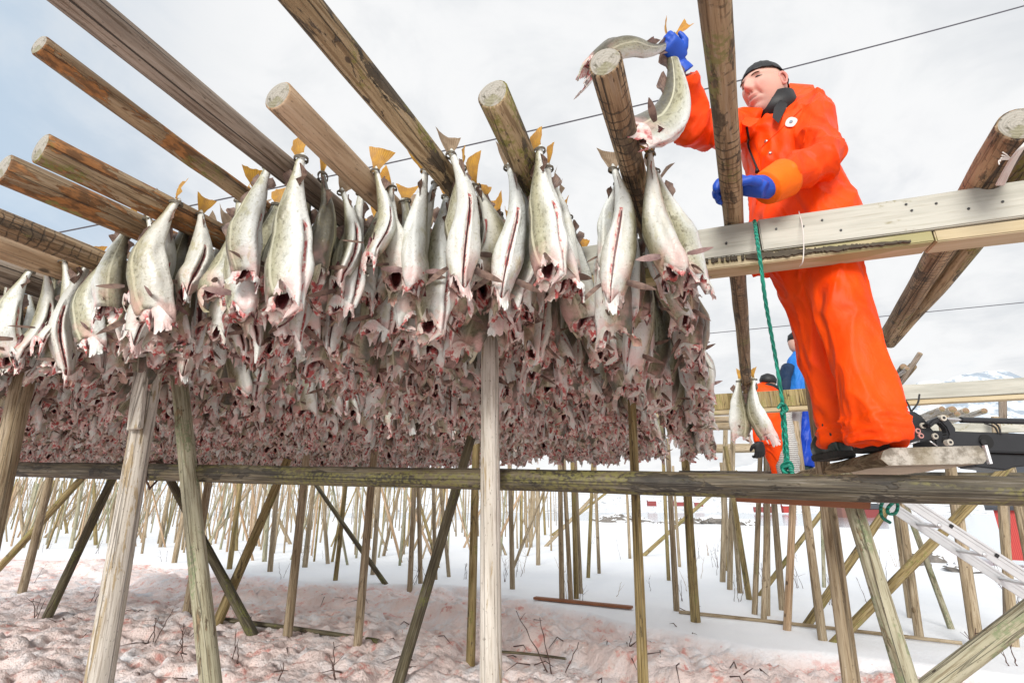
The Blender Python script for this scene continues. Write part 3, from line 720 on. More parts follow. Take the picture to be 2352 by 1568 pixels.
# ---------------------------------------------------------------- hanging cod
t = NT('cod_skin', .45)
fa = t.n('ShaderNodeAttribute', _attribute_name='fa'); sep = t.n('ShaderNodeSeparateColor', Color=fa.outputs['Color'])
around, along_, tissue = sep.outputs[0], sep.outputs[1], sep.outputs[2]; seed_ = fa.outputs['Alpha']
lp = t.n('ShaderNodeAttribute', _attribute_name='lp').outputs['Vector']
rnd = t.math('ADD', t.n('ShaderNodeObjectInfo').outputs['Random'], seed_)
lpo = t.n('ShaderNodeVectorMath', _operation='ADD', i0=lp, i1=t.n('ShaderNodeCombineXYZ', X=t.math('MULTIPLY', rnd, 23.0), Y=t.math('MULTIPLY', rnd, 11.0), Z=0.0).outputs[0]).outputs[0]
n1_ = t.noise(t.scaled(lpo, 1, 1, .45), 16, 4, .6); n2_ = t.noise(lpo, 70, 4, .62); n3_ = t.noise(t.scaled(lpo, 1, 1, .5), 130, 3)
rv = t.math('FRACT', t.math('MULTIPLY', rnd, 7.31))
pos = t.math('ADD', around, t.math('ADD', t.math('MULTIPLY', t.math('SUBTRACT', n1_, .5), .30), t.math('MULTIPLY', t.math('SUBTRACT', rv, .5), .22)))
belly = t.mix(n1_, (.62, .655, .625), (.79, .805, .775)); ybl = t.noise(t.scaled(lpo, 1, 1, .6), 26, 4, .65); belly = t.mix(t.math('MULTIPLY', t.step(ybl, .53, .66), t.math('MULTIPLY', t.step(around, .10, .34), .75)), belly, (.47, .45, .27)); belly = t.mix(t.math('MULTIPLY', t.step(t.noise(lpo, 95, 3), .60, .68), .5), belly, (.36, .35, .27))
olive = t.mix(n2_, (.235, .22, .125), (.50, .48, .33))
back = t.mix(n2_, (.045, .042, .034), (.165, .155, .115))
c = t.mix(t.step(pos, .24, .56), belly, olive)
c = t.mix(t.step(pos, .53, .82), c, back)
spk = t.math('MULTIPLY', t.step(n3_, .54, .66), t.step(pos, .26, .52)); c = t.mix(t.math('MULTIPLY', spk, .6), c, (.10, .088, .045))
blo = t.math('MULTIPLY', t.step(t.noise(t.scaled(lpo, 1, 1, .6), 34, 3), .56, .64), t.step(pos, .34, .55)); c = t.mix(t.math('MULTIPLY', blo, .6), c, (.115, .10, .05))
lat = t.math('ABSOLUTE', t.math('SUBTRACT', around, t.math('ADD', .60, t.math('MULTIPLY', t.math('SUBTRACT', along_, .5), -.08)))); c = t.mix(t.math('MULTIPLY', t.step(lat, .028, .012), .7), c, (.62, .60, .44))
streak = t.math('MULTIPLY', t.step(t.noise(t.scaled(lpo, 1, 1, .12), 30, 3), .56, .68), t.step(pos, .70, .40)); c = t.mix(t.math('MULTIPLY', streak, .35), c, (.50, .47, .36))
blush = t.math('MULTIPLY', t.step(along_, .70, 1.0), t.step(t.noise(lpo, 14, 3), .42, .62)); c = t.mix(t.math('MULTIPLY', blush, .60), c, (.72, .40, .37))
flesh = t.mix(t.step(t.noise(lpo, 34, 4), .42, .60), (.78, .65, .60), (.50, .095, .09)); flesh = t.mix(t.step(t.noise(lpo, 60, 2), .55, .64), flesh, (.80, .76, .70)); flesh = t.mix(t.step(t.noise(lpo, 47, 3), .62, .70), flesh, (.40, .04, .045))
gut = t.mix(t.noise(lpo, 50, 3), (.030, .009, .010), (.16, .028, .030))
c = t.mix(t.step(tissue, .12, .28), c, flesh); c = t.mix(t.step(tissue, .48, .78), c, gut)
age = t.math('FRACT', t.math('MULTIPLY', rnd, 13.77)); c = t.mix(t.math('MULTIPLY', t.step(age, .5, 1.0), .38), c, t.mix(1.0, c, (.62, .50, .36), 'MULTIPLY'))
wr_ = t.noise(t.scaled(lpo, 1, 1, 1.6), 42, 3, .6, .8)
t.color(c); t.bump(t.math('ADD', t.math('ADD', n2_, t.math('MULTIPLY', n3_, .5)), t.math('MULTIPLY', wr_, 1.4)), .5, .004)
t.set(t.b.inputs['Roughness'], t.math('ADD', .20, t.math('MULTIPLY', n1_, .3))); t.b.inputs['Specular IOR Level'].default_value = .55
SKIN = t.mat
def thinmat(name, a, b, rib, trans):
    t = NT(name, .45); lp = t.n('ShaderNodeAttribute', _attribute_name='lp').outputs['Vector']; fa = t.n('ShaderNodeAttribute', _attribute_name='fa')
    sp = t.n('ShaderNodeSeparateColor', Color=fa.outputs['Color']); rnd = t.n('ShaderNodeObjectInfo').outputs['Random']
    ribs = t.math('SINE', t.math('MULTIPLY', sp.outputs[0], 75.0)); n = t.noise(lp, 38, 4)
    c = t.mix(t.step(n, .36, .64), a, b); c = t.mix(t.math('MULTIPLY', t.step(ribs, .2, .95), .35), c, rib)
    c = t.mix(t.math('MULTIPLY', t.step(sp.outputs[1], .45, .0), .5), c, tuple(x * .5 for x in rib))
    t.color(c); t.bump(ribs, .25, .002)
    tr = t.n('ShaderNodeBsdfTranslucent', Color=c); mx = t.n('ShaderNodeMixShader', i0=trans, i1=t.b.outputs[0], i2=tr.outputs[0])
    t.t.links.new(mx.outputs[0], t.out.inputs[0]); return t.mat
TAIL = thinmat('tail_fin_amber', (.80, .44, .07), (.62, .33, .08), (.36, .19, .06), .5)
TAILD = thinmat('tail_fin_brown', (.34, .24, .15), (.48, .36, .24), (.16, .11, .08), .45)
FIN = thinmat('fin_brown', (.15, .095, .075), (.33, .22, .17), (.07, .045, .05), .3)
FINP = thinmat('fin_pinkish', (.46, .32, .29), (.28, .16, .16), (.16, .08, .09), .3)
TWINE = plain('twine', (.16, .14, .11), .9)

S_ = [0, .05, .12, .2, .3, .45, .6, .75, .88, 1.0]
A_ = [.019, .021, .023, .030, .044, .064, .081, .089, .084, .074]
B_ = [.007, .013, .015, .021, .031, .044, .054, .059, .057, .052]
class Part:
    def __init__(s): s.v, s.f, s.a, s.m = [], [], [], []
    def add(s, V, F, Acol, m=0):
        b = len(s.v); s.v += [tuple(x) for x in V]; s.a += [tuple(x) for x in Acol]; s.f += [tuple(b + i for i in f) for f in F]; s.m += [m] * len(F)
def fin_blade(P, root, d, wdir, ln, w0, w1, rr, m, curl=None, nseg=3, ncol=4, notch=.0, jag=.0):
    """fan-shaped fin: root centre, direction d, width direction wdir"""
    root, d, wdir = Vector(root), Vector(d).normalized(), Vector(wdir); wdir = (wdir - d * wdir.dot(d)).normalized(); nrm = d.cross(wdir)
    cu = rr.uniform(-.25, .25) if curl is None else curl; V, F, Ac = [], [], []
    for i in range(nseg + 1):
        t = i / nseg; w = w0 * (1 - .35 * math.sin(math.pi * min(1, t * 1.6))) + (w1 - w0) * max(0, (t - .12) / .88) ** .9
        for j in range(ncol + 1):
            x = j / ncol - .5
            l = ln * t * (1 - notch * (1 - abs(2 * x)) * t) * (1 - .10 * (1 - abs(2 * x)) * 0 ) + (rr.uniform(-jag, jag) if i == nseg else 0)
            V.append(root + d * l + wdir * (w * x) + nrm * (cu * ln * t * t + .10 * w * math.cos(x * 5) * t + rr.uniform(-.002, .002))); Ac.append((j / ncol, t, 0, 0))
    for i in range(nseg):
        for j in range(ncol):
            a = i * (ncol + 1) + j; F.append((a, a + 1, a + ncol + 2, a + ncol + 1))
    P.add(V, F, Ac, m)
def make_fish(seed, lod):
    """returns dict of Parts; body hangs down -Z from the tie, belly towards -Y"""
    rr = random.Random(seed); N, M = {0: (28, 26), 1: (18, 15), 2: (12, 8)}[lod]
    L = rr.uniform(.41, .50); fat = rr.uniform(.74, .98); wid = rr.uniform(.68, .98); pin = rr.uniform(.42, .95); slit = rr.choice([0, 0, .8, 1]); sw = rr.uniform(.09, .19); bx, by = rr.uniform(-.05, .05), rr.uniform(-.03, .05)
    out = {k: Part() for k in ('body', 'tail_fin', 'dorsal_fin', 'dorsal_fin_', 'anal_fin', 'pectoral_fin', 'pectoral_fin_', 'collar')}
    B = out['body']; V, F, Ac = [], [], []
    ss = [(i / (M - 1)) for i in range(M)]
    tip = rr.uniform(.008, .045); tw_ = rr.uniform(.5, .85); ph = [rr.uniform(0, 6.28) for _ in range(8)]; s0_ = rr.uniform(.36, .5); tilt_ = rr.uniform(-.035, .035)
    def centre(s): return (bx * math.sin(s * math.pi) + .012 * math.sin(s * 7 + ph[5]) * s, by * math.sin(s * math.pi * .9) - .012 * s, -L * s)
    def ring(s, sc=1.0, dz=0.0, jag=0.0, tis=0.0):
        a = float(np.interp(s, S_, A_)) * fat; b = float(np.interp(s, S_, B_)) * wid * (1 - (1 - pin) * float(sstep(np.array(s), .80, 1.0))); cx, cy, cz = centre(s)
        k = float(sstep(np.array(s), .22, .5))
        for j in range(N):
            th = 2 * math.pi * j / N; tt = min(th, 2 * math.pi - th)          # 0 belly .. pi back
            belly = (1 + math.cos(th)) / 2
            # slack, gutted sides: dents and long creases rather than a clean spindle
            r = 1 + .035 * math.sin(3 * th + ph[0] + 4 * s) + k * (.10 * math.sin(2 * th + ph[1] + 2.2 * s) + .055 * math.sin(5 * th + ph[2] - 3 * s) + .045 * math.sin(15 * s + 2 * th + ph[3]) + .03 * math.sin(27 * s + 4 * th + ph[6]))
            op = sw * (.55 + .75 * math.sin(math.pi * min(1, max(0, (s - s0_) / (1.02 - s0_)))))
            cut = slit * float(sstep(np.array(s), s0_, s0_ + .06)) * math.exp(-(tt / op) ** 2)
            x = sc * b * r * math.sin(th) * (1 - .25 * belly * k); y = -sc * a * r * (math.cos(th) * (1 - .55 * cut))
            z = cz + dz * belly + (tilt_ * math.sin(th) if s >= 1 else 0)
            if s >= 1: z += -tip * math.exp(-(tt / tw_) ** 2) + .03 * math.exp(-((tt - 1.5) / .6) ** 2) + jag * math.sin(5 * th + ph[2]) + rr.uniform(-jag, jag)
            V.append((cx + x, cy + y, z))
            ti = max(tis, 1.0 if cut > .42 else 0) if s < 1 else max(tis, .10)
            Ac.append((tt / math.pi, s, ti, 0))
    for s in ss: ring(s, jag=.006)
    ring(1.0, .86, .004, .006, .34); ring(1.0, .66, .03, .004, .55); ring(1.0, .42, .11, 0, 1.0)
    T = M + 3
    for i in range(T - 1):
        for j in range(N):
            a, b = i * N + j, i * N + (j + 1) % N; F.append((a, a + N, b + N, b))
    F.append(tuple((T - 1) * N + j for j in range(N)))
    F.append(tuple(j for j in range(N)))
    B.add(V, F, Ac, 0)
    b1 = float(np.interp(.95, S_, B_)) * wid * (.25 + .75 * pin); a1 = float(np.interp(.95, S_, A_)) * fat; cx, cy, cz = centre(1.0)
    # torn collar hanging round the cut: one ragged frill
    C = out['collar']; n = {0: 72, 1: 44, 2: 24}[lod]; V, F, Ac = [], [], []; lvl = 5 if lod < 2 else 4
    ln_ = [0.0] * n; ou = [0.0] * n; ti = [0.0] * n; cur = rr.choice([0, .1, .3, .35])
    lobes = [(rr.uniform(0, 6.28), rr.uniform(.14, .42), rr.uniform(.012, .050) * (.75 if lod == 2 else 1), rr.gauss(-.10, .30)) for _ in range(rr.choice([5, 6, 7, 8]))]
    for j in range(n):
        if rr.random() < (.16 if lod == 0 else .3): cur = rr.choice([.0, .0, .04, .12, .2, .3, .35, .7])
        th = 2 * math.pi * j / n; l_, o_ = .006, -.04
        for c_, w_, h_, u_ in lobes:
            d_ = abs((th - c_ + math.pi) % (2 * math.pi) - math.pi); k_ = math.exp(-(d_ / w_) ** 2); l_ += h_ * k_; o_ += u_ * k_
        ln_[j] = max(.003, l_ + rr.gauss(0, .005)); ou[j] = o_ + rr.gauss(0, .05); ti[j] = cur
    for i in range(lvl):
        t_ = i / (lvl - 1)
        for j in range(n):
            th = 2 * math.pi * j / n; tt = min(th, 2 * math.pi - th)
            z0 = cz - tip * math.exp(-(tt / tw_) ** 2) + .03 * math.exp(-((tt - 1.5) / .6) ** 2) + tilt_ * math.sin(th) + .012
            rad = .97 + (ou[j] * t_ * t_ * 1.0 if i else 0) + rr.uniform(-.03, .03) * t_
            an = th + rr.uniform(-.05, .05) * t_
            V.append((cx + b1 * math.sin(an) * rad * (1 - .25 * (1 + math.cos(th)) / 2), cy - a1 * math.cos(an) * rad, z0 - ln_[j] * t_ - .010 * (i > 0))); Ac.append((tt / math.pi * .5, 1.0, min(1, ti[j] * (.6 + .6 * t_)), 0))
    for i in range(lvl - 1):
        for j in range(n):
            a, b = i * n + j, i * n + (j + 1) % n; F.append((a, a + n, b + n, b))
    C.add(V, F, Ac, 0)
    fm = rr.choice([1, 1, 1, 2])
    for sg, key in ((-1, 'pectoral_fin'), (1, 'pectoral_fin_')):
        if lod == 2 and rr.random() < .3: continue
        d = Vector((sg * rr.uniform(.45, 1.1), rr.uniform(-.6, .5), rr.uniform(-.9, .35)))
        leaf(out[key], (cx + sg * b1 * .90, cy - a1 * .15, cz + .055), d, (0, rr.uniform(-.6, .6), 1), rr.uniform(.065, .105), rr.uniform(.011, .018), rr, fm, 6 if lod == 0 else (4 if lod == 1 else 2))
    if lod < 2:
        for s0, s1, sg, h, key in ((.12, .24, 1, .028, 'dorsal_fin'), (.27, .42, 1, .032, 'dorsal_fin_'), (.14, .27, -1, .026, 'anal_fin')):
            V = []; n = 6 if lod == 0 else 3; lean = rr.uniform(-.014, .014)
            for i in range(n + 1):
                s = s0 + (s1 - s0) * i / n; aa = float(np.interp(s, S_, A_)) * fat; c0 = centre(s)
                V.append((c0[0], c0[1] + sg * aa * .90, c0[2])); hh = h * (math.sin(math.pi * min(1, (i + .5) / (n + .6))) ** .7) * rr.uniform(.8, 1.1)
                V.append((c0[0] + lean * (1 + math.sin(i * 1.3 + ph[3])), c0[1] + sg * (aa + hh), c0[2] + .016))
            out[key].add(V, [(2 * i, 2 * i + 1, 2 * i + 3, 2 * i + 2) for i in range(n)], [(i / (2 * n), i % 2, 0, 0) for i in range(2 * n + 2)], 1)
    tm = rr.choice([3, 4, 4]); wa = rr.uniform(0, math.pi)
    # the stalk of the tail carries on above the tie
    fin_blade(out['tail_fin'], (0, 0, -.02), (rr.uniform(-.3, .3), rr.uniform(-.4, .4), 1), (math.cos(wa), math.sin(wa), 0), rr.uniform(.075, .115), .030, rr.uniform(.07, .115), rr, tm, nseg=5 if lod == 0 else 3, ncol=10 if lod == 0 else (4 if lod == 1 else 2), notch=.05, jag=.0025, curl=rr.uniform(-.4, .4))
    return out
def leaf(P, root, d, wdir, ln, w, rr, m, nseg):
    """narrow pointed fin with a slightly ribbed, thick root"""
    root, d, wdir = Vector(root), Vector(d).normalized(), Vector(wdir); wdir = (wdir - d * wdir.dot(d)).normalized(); nrm = d.cross(wdir); cu = rr.uniform(-.5, .5); V, F, Ac = [], [], []
    for i in range(nseg + 1):
        t = i / nseg; ww = w * max(.06, .38 + 1.15 * t ** .9 * (1 - t) ** .8 - .36 * t ** 2)
        c = root + d * (ln * t) + nrm * (cu * ln * t * t * .6) - wdir * (.25 * w * t)
        for k, (x, q) in enumerate(((-1, 0), (0, .22), (1, 0))): V.append(c + wdir * (ww * x) + nrm * (w * q * (1 - t))); Ac.append((k / 2, t, 0, 0))
    for i in range(nseg):
        for k in range(2): a = i * 3 + k; F.append((a, a + 1, a + 4, a + 3))
    P.add(V, F, Ac, m)
FMATS = [SKIN, FIN, FINP, TAIL, TAILD]
def part_mesh(parts, name, shift):
    V, F, Ac, M = [], [], [], []
    for P in parts:
        b = len(V); V += P.v; Ac += P.a; F += [tuple(b + i for i in f) for f in P.f]; M += P.m
    me = mesh_from(V, F, name, M)
    a = me.attributes.new('fa', 'FLOAT_COLOR', 'POINT'); a.data.foreach_set('color', np.array(Ac, np.float32).ravel())
    a = me.attributes.new('lp', 'FLOAT_VECTOR', 'POINT'); a.data.foreach_set('vector', (np.array([tuple(v) for v in V], np.float32) + shift).ravel())
    me.polygons.foreach_set('use_smooth', [True] * len(me.polygons))
    for m in FMATS: me.materials.append(m)
    return me
NV = 12
HI = []
for i in range(NV):
    f = make_fish(50 + i, 0); HI.append({k: part_mesh([p], k, i * 1.7) for k, p in f.items() if p.v})
    tw = MB(); 
    tw.tube([((.0165 + .0008 * math.cos(a * .5)) * math.cos(a), .0235 * math.sin(a), -.010 - .0055 * a / 6.283 + .004 * math.sin(a)) for a in np.linspace(0, 4 * math.pi, 25)], .0022, 6)
    HI[i]['twine'] = mesh_from(tw.v, tw.f, 'twine'); HI[i]['twine'].materials.append(TWINE); HI[i]['twine'].polygons.foreach_set('use_smooth', [True] * len(HI[i]['twine'].polygons))
MED = [part_mesh(list(make_fish(50 + i, 1).values()), 'hanging_cod', i * 1.7) for i in range(NV)]
LOW = []
for i in range(10):
    ps = list(make_fish(150 + i, 2).values()); me = part_mesh(ps, 'low', 0); bm = bmesh.new(); bm.from_mesh(me); bmesh.ops.triangulate(bm, faces=bm.faces); bm.to_mesh(me); bm.free()
    n = len(me.vertices); co = np.empty(n * 3, np.float32); me.vertices.foreach_get('co', co); fa_ = np.empty(n * 4, np.float32); me.attributes['fa'].data.foreach_get('color', fa_)
    tri = np.empty(len(me.polygons) * 3, np.int32); me.polygons.foreach_get('vertices', tri); mi = np.empty(len(me.polygons), np.int32); me.polygons.foreach_get('material_index', mi)
    LOW.append((co.reshape(-1, 3), fa_.reshape(-1, 4), tri.reshape(-1, 3), mi)); bpy.data.meshes.remove(me)

# where the fish hang: (pole, first q on the right side, first q on the left side)
FIRST = {'P-4': ((60, 625), (20, 640)), 'P-3': ((120, 605), (95, 610)), 'P-2': ((235, 590), (215, 595)), 'P-1': ((318, 508), (285, 522)), 'P0': ((385, 470), (330, 505)), 'P1': ((560, 440), (520, 470)),
 'P2': ((662, 370), (590, 395)), 'Pa': ((866, 388), (815, 445)), 'P3': ((1032, 352), (968, 392)), 'P4': ((1246, 345), (1176, 385)), 'P5': ((1487, 352), (1412, 385)), 'P6': ((1726, 868), (1695, 872))}
fr = random.Random(11); FISH = []
for key, P in POLES.items():
    if key in ('P7', 'P8'): continue
    b, d = P['b'], P['d']; qb_ = to_pq(b)[1]; r = P['r']
    for side in (1, -1):
        if key in FIRST:
            q = to_pq(at_z(*FIRST[key][0 if side == 1 else 1], H + .02))[1]
        else: q = fr.uniform(.95, 1.3)
        if key == 'P6': qs = [q] if side == 1 else [q - .02]
        else:
            qs = []; 
            while q < Q_END - .08: qs.append(q); q += fr.uniform(.072, .125)
        for n, q in enumerate(qs):
            if abs(q - 1.92) < .045: continue
            k = (q - qb_) / math.cos(math.atan2(d[0], d[1]) - YAW); w = b + d * k
            w[2] = H + (P['B'][2] - b[2]) * max(0, k) / np.linalg.norm(P['B'] - b) if k > 0 else b[2] + (P['A'][2] - b[2]) * (-k) / max(.01, np.linalg.norm(P['A'] - b))
            perp = np.array([d[1], -d[0], 0]) * side
            org = w + perp * (r + .014) + np.array([0, 0, r * .55])
            FISH.append(dict(key=key, side=side, n=n, q=q, org=org, perp=perp, first=(n == 0), words=P['words']))
for i, f in enumerate(FISH):
    rr = random.Random(1000 + i); f['var'] = rr.randrange(NV); f['lv'] = rr.randrange(10)
    # belly looks outwards or towards the camera end of the pole, backs against the pole
    base = math.atan2(f['perp'][1], f['perp'][0]) + math.pi / 2
    cam_ang = math.atan2(-f['org'][1], -f['org'][0]) + math.pi / 2
    u = rr.random()
    rot = base + rr.gauss(0, .5) if u < .42 else (cam_ang + rr.gauss(0, .65) if u < .86 else base + math.pi + rr.gauss(0, .5))
    out = .055 + rr.uniform(0, .03)                      # the belly keeps the lower body away from the pole
    tilt = Matrix.Rotation(0, 4, 'X'); ax = Vector((-f['perp'][1], f['perp'][0], 0)); s_ = rr.uniform(.80, 1.10) * (1.05 if f['n'] == 0 else 1)
    lean = Matrix.Rotation(-math.atan2(out * rr.uniform(.3, 1.0), .42), 4, ax) @ Matrix.Rotation(rr.gauss(0, .03), 4, Vector((f['perp'][0], f['perp'][1], 0)))
    f['mat'] = Matrix.Translation(Vector(tuple(f['org']))) @ lean @ Matrix.Rotation(rot, 4, 'Z') @ Matrix.Scale(s_, 4)
# hand-set facing of the front fish (yaw of the belly relative to the camera direction, degrees; variant; scale)
FRONT = {('P0', 1, 0): (38, 1, 1.12), ('P0', -1, 0): (10, 2, 1.05), ('P2', 1, 0): (35, 4, 1.12), ('P2', -1, 0): (45, 0, .92), ('P2', 1, 1): (170, 5, .98), ('Pa', 1, 0): (15, 7, .86), ('Pa', -1, 0): (30, 3, 1.0),
 ('P3', 1, 0): (8, 2, 1.0), ('P3', -1, 0): (-12, 8, .95), ('P4', 1, 0): (40, 4, .95), ('P4', -1, 0): (5, 2, .98), ('P5', 1, 0): (12, 8, .96), ('P5', -1, 0): (-10, 2, 1.0), ('P6', 1, 0): (60, 1, 1.25), ('P6', -1, 0): (-60, 5, 1.22)}
for f in FISH:
    h = FRONT.get((f['key'], f['side'], f['n']))
    if h:
        ca = math.atan2(-f['org'][1], -f['org'][0]) + math.pi / 2 + math.radians(h[0]); f['var'] = h[1]; ax = Vector((-f['perp'][1], f['perp'][0], 0))
        f['mat'] = Matrix.Translation(Vector(tuple(f['org']))) @ Matrix.Rotation(-.075, 4, ax) @ Matrix.Rotation(ca, 4, 'Z') @ Matrix.Scale(h[2], 4)
# which 300 show largest: rays from the photograph's viewpoint over the low-detail fish
Vs, Ts, own, nv = [], [], [], 0
for i, f in enumerate(FISH):
    co, fa_, tri, mi = LOW[f['lv']]; Mx = np.array(f['mat'], np.float32)
    w = co @ Mx[:3, :3].T + Mx[:3, 3]; f['w'] = w
    Vs.append(w); Ts.append(tri + nv); own += [i] * len(tri); nv += len(w)
VV, TT = np.concatenate(Vs), np.concatenate(Ts)
bvh = BVHTree.FromPolygons(VV.tolist(), TT.tolist(), all_triangles=True)
hits = np.zeros(len(FISH))
for v in range(150, 1120, 5):
    for u in range(-2, 1780, 5):
        r_ = Vector(tuple(ray(u, v))).normalized(); h = bvh.ray_cast(Vector((0, 0, EYE)), r_, 14.0)
        if h[2] is not None: hits[own[h[2]]] += 1
del bvh
order = np.argsort(-hits, kind='stable'); CHOSEN = set(int(i) for i in order[:298] if hits[i] > 0); DETAIL = set(int(i) for i in order[:150])
ORD = ['first', 'second', 'third', 'fourth', 'fifth', 'sixth', 'seventh', 'eighth', 'ninth', 'tenth', 'eleventh', 'twelfth']
def fish_label(f, h):
    side = 'right' if f['side'] == 1 else 'left'
    if f['key'] == 'P6': return 'headless cod on the %s of the lone pair on the pole the worker grips' % side
    if f['n'] < 5 and h > 25 and not f['key'].startswith('L'): return '%s cod from the near end, %s side of the %s' % (ORD[f['n']], side, f['words'])
    if f['key'].startswith('L'): return 'headless cod in the packed rows hanging at the far left of the rack'
    return 'cod deep in the packed row on the %s' % f['words']
for i in sorted(CHOSEN):
    f = FISH[i]; dt = i in DETAIL
    o = bpy.data.objects.new('hanging_cod', HI[f['var']]['body'] if dt else MED[f['var']]); COL.objects.link(o); o.matrix_world = f['mat']
    tag(o, fish_label(f, hits[i]), 'cod', 'headless cod hung to dry in pairs')
    if dt:
        for k in HI[f['var']]:
            if k == 'body': continue
            c_ = bpy.data.objects.new(k.rstrip('_'), HI[f['var']][k]); COL.objects.link(c_); c_.parent = o
rest = [i for i in range(len(FISH)) if i not in CHOSEN]
Vr, Tr, Ar, Lr, Mr, nv = [], [], [], [], [], 0
for i in rest:
    co, fa_, tri, mi = LOW[FISH[i]['lv']]; a = fa_.copy(); a[:, 3] = random.Random(i).random()
    Vr.append(FISH[i]['w']); Tr.append(tri + nv); Ar.append(a); Lr.append(co + i * .37 % 20); Mr.append(mi); nv += len(co)
me = np_mesh('cod_mass', np.concatenate(Vr), np.concatenate(Tr), [('fa', np.concatenate(Ar)), ('lp', np.concatenate(Lr))])
me.polygons.foreach_set('material_index', np.concatenate(Mr).astype(np.int32))
tag(link('hanging_cod_rows', me, FMATS), 'dense mass of many more headless cod filling the rack behind the front fish', 'cod', kind='stuff')
print('fish', len(FISH), 'chosen', len(CHOSEN), 'rest', len(rest), 'tris', len(me.polygons), 'min hits', hits[order[297]])
# ---------------------------------------------------------------- people
def vec(p): return Vector(tuple(float(x) for x in p))
def loft(rings, n=26, power=2.3, cap=True):
    """rings: (centre, side half-axis vector, front half-axis vector)"""
    V, F = [], []
    for C, S, T in rings:
        for j in range(n):
            a = 2 * math.pi * j / n; c, s = math.cos(a), math.sin(a)
            c = math.copysign(abs(c) ** (2 / power), c); s = math.copysign(abs(s) ** (2 / power), s)
            V.append(C + S * c + T * s)
    k = len(rings)
    for i in range(k - 1):
        for j in range(n):
            a, b = i * n + j, i * n + (j + 1) % n; F.append((a, b, b + n, a + n))
    if cap:
        for i, rev in ((0, 1), (k - 1, 0)):
            c = len(V); V.append(rings[i][0])
            for j in range(n):
                a, b = i * n + j, i * n + (j + 1) % n; F.append((b, a, c) if rev else (a, b, c))
    return V, F
def limb(pts, rad, n=20, flat=1.0):
    pts = [vec(p) for p in pts]; rings = []; k = len(pts)
    t0 = (pts[1] - pts[0]).normalized(); x = t0.cross(Vector((0, 0, 1)) if abs(t0.z) < .9 else Vector((0, 1, 0))).normalized()
    for i in range(k):
        t = (pts[min(i + 1, k - 1)] - pts[max(i - 1, 0)]).normalized(); x = (x - t * x.dot(t)).normalized(); y = t.cross(x)
        rings.append((pts[i], x * rad[i], y * rad[i] * flat))
    return loft(rings, n, 2.0)
def spline(pts, per=6):
    """Catmull-Rom through points that may carry extra columns"""
    P = np.array([np.array(p, float) for p in pts]); P = np.vstack([2 * P[0] - P[1], P, 2 * P[-1] - P[-2]]); out = []
    for i in range(1, len(P) - 2):
        for k in range(per):
            t = k / per; a, b, c, d = P[i - 1], P[i], P[i + 1], P[i + 2]
            out.append(.5 * (2 * b + (c - a) * t + (2 * a - 5 * b + 4 * c - d) * t * t + (3 * b - a - 3 * c + d) * t ** 3))
    out.append(P[-2]); return np.array(out)
def fuse(name, solids, voxel, smooth_it, mats, parent, fold=None):
    """overlapping closed solids -> one continuous skin"""
    mb = MB()
    for V, F in solids: mb.add(V, F)
    o = mb.build(name, mats, None, smooth=True)
    m = o.modifiers.new('r', 'REMESH'); m.mode = 'VOXEL'; m.voxel_size = voxel; m.use_smooth_shade = True
    s = o.modifiers.new('s', 'SMOOTH'); s.factor = .5; s.iterations = smooth_it
    me = eval_mesh(o); o.modifiers.clear(); old = o.data; o.data = me; bpy.data.meshes.remove(old)
    if fold:
        no = [v.normal.copy() for v in me.vertices]
        for v, nn in zip(me.vertices, no): v.co += nn * fold(v.co)
        me.update()
    me.polygons.foreach_set('use_smooth', [True] * len(me.polygons))
    if parent is not None: child_world(o, parent)
    return o
def ridge(p, sx, sy, sz, off=0.0):
    n = mnoise.noise(Vector((p.x * sx + off + .25 * math.sin(p.z * 7 + off), p.y * sy + off * .7, p.z * sz + .9 * p.x)))
    return (1 - min(1, abs(n) * 2.6)) ** 1.6

def oilskin(name, a, b, rough=.5):
    t = NT(name, rough); o = t.obj(); n = t.noise(o, 5, 4, .6); cr = t.noise(t.scaled(o, 1, 1, .6), 17, 5, .62, 1.2)
    t.color(t.mix(t.step(n, .3, .7), a, b)); cr2 = t.math('ABSOLUTE', t.math('SUBTRACT', t.noise(t.scaled(o, 1, 1, .45), 5, 2, .5, .5), .5)); t.bump(t.math('ADD', t.math('MULTIPLY', cr, .35), t.math('MULTIPLY', t.step(cr2, .12, .0), .9)), .62, .02)
    t.set(t.b.inputs['Roughness'], t.math('ADD', rough - .1, t.math('MULTIPLY', n, .25))); t.b.inputs['Specular IOR Level'].default_value = .22
    return t.mat
ORANGE = oilskin('orange_oilskin', (.86, .050, .001), (.93, .078, .001))
CUFF = oilskin('cuff_amber', (.90, .125, .002), (.94, .16, .003))
BLACK = plain('black_cloth', (.012, .012, .013), .55, 0, .3, 30, .3)
t = NT('blue_glove', .5); o = t.obj(); t.color(t.mix(t.noise(o, 25, 4), (.004, .045, .36), (.012, .10, .60))); t.bump(t.noise(o, 160, 3), .25, .002); GLOVE = t.mat
t = NT('skin', .42); o = t.obj(False); fa = t.n('ShaderNodeAttribute', _attribute_name='tint').outputs['Color']
t.color(t.mix(t.math('MULTIPLY', t.noise(o, 60, 4), .35), fa, (.62, .33, .27))); t.b.inputs['Subsurface Weight'].default_value = .15; t.b.inputs['Subsurface Radius'].default_value = (.02, .008, .004); t.b.inputs['Subsurface Scale'].default_value = .4
t.bump(t.noise(o, 400, 3), .1, .001); t.set(t.b.inputs['Roughness'], .58); SKINH = t.mat
BOOT = plain('rubber_boot', (.012, .028, .024), .28, 0, .3, 12)
SOLE = plain('boot_sole', (.02, .02, .018), .7)

man = empty('person', at_z(1985, 1043, 1.482))
tag(man, 'man in an orange oilskin suit and blue gloves hanging fish, standing on the plank', 'person')
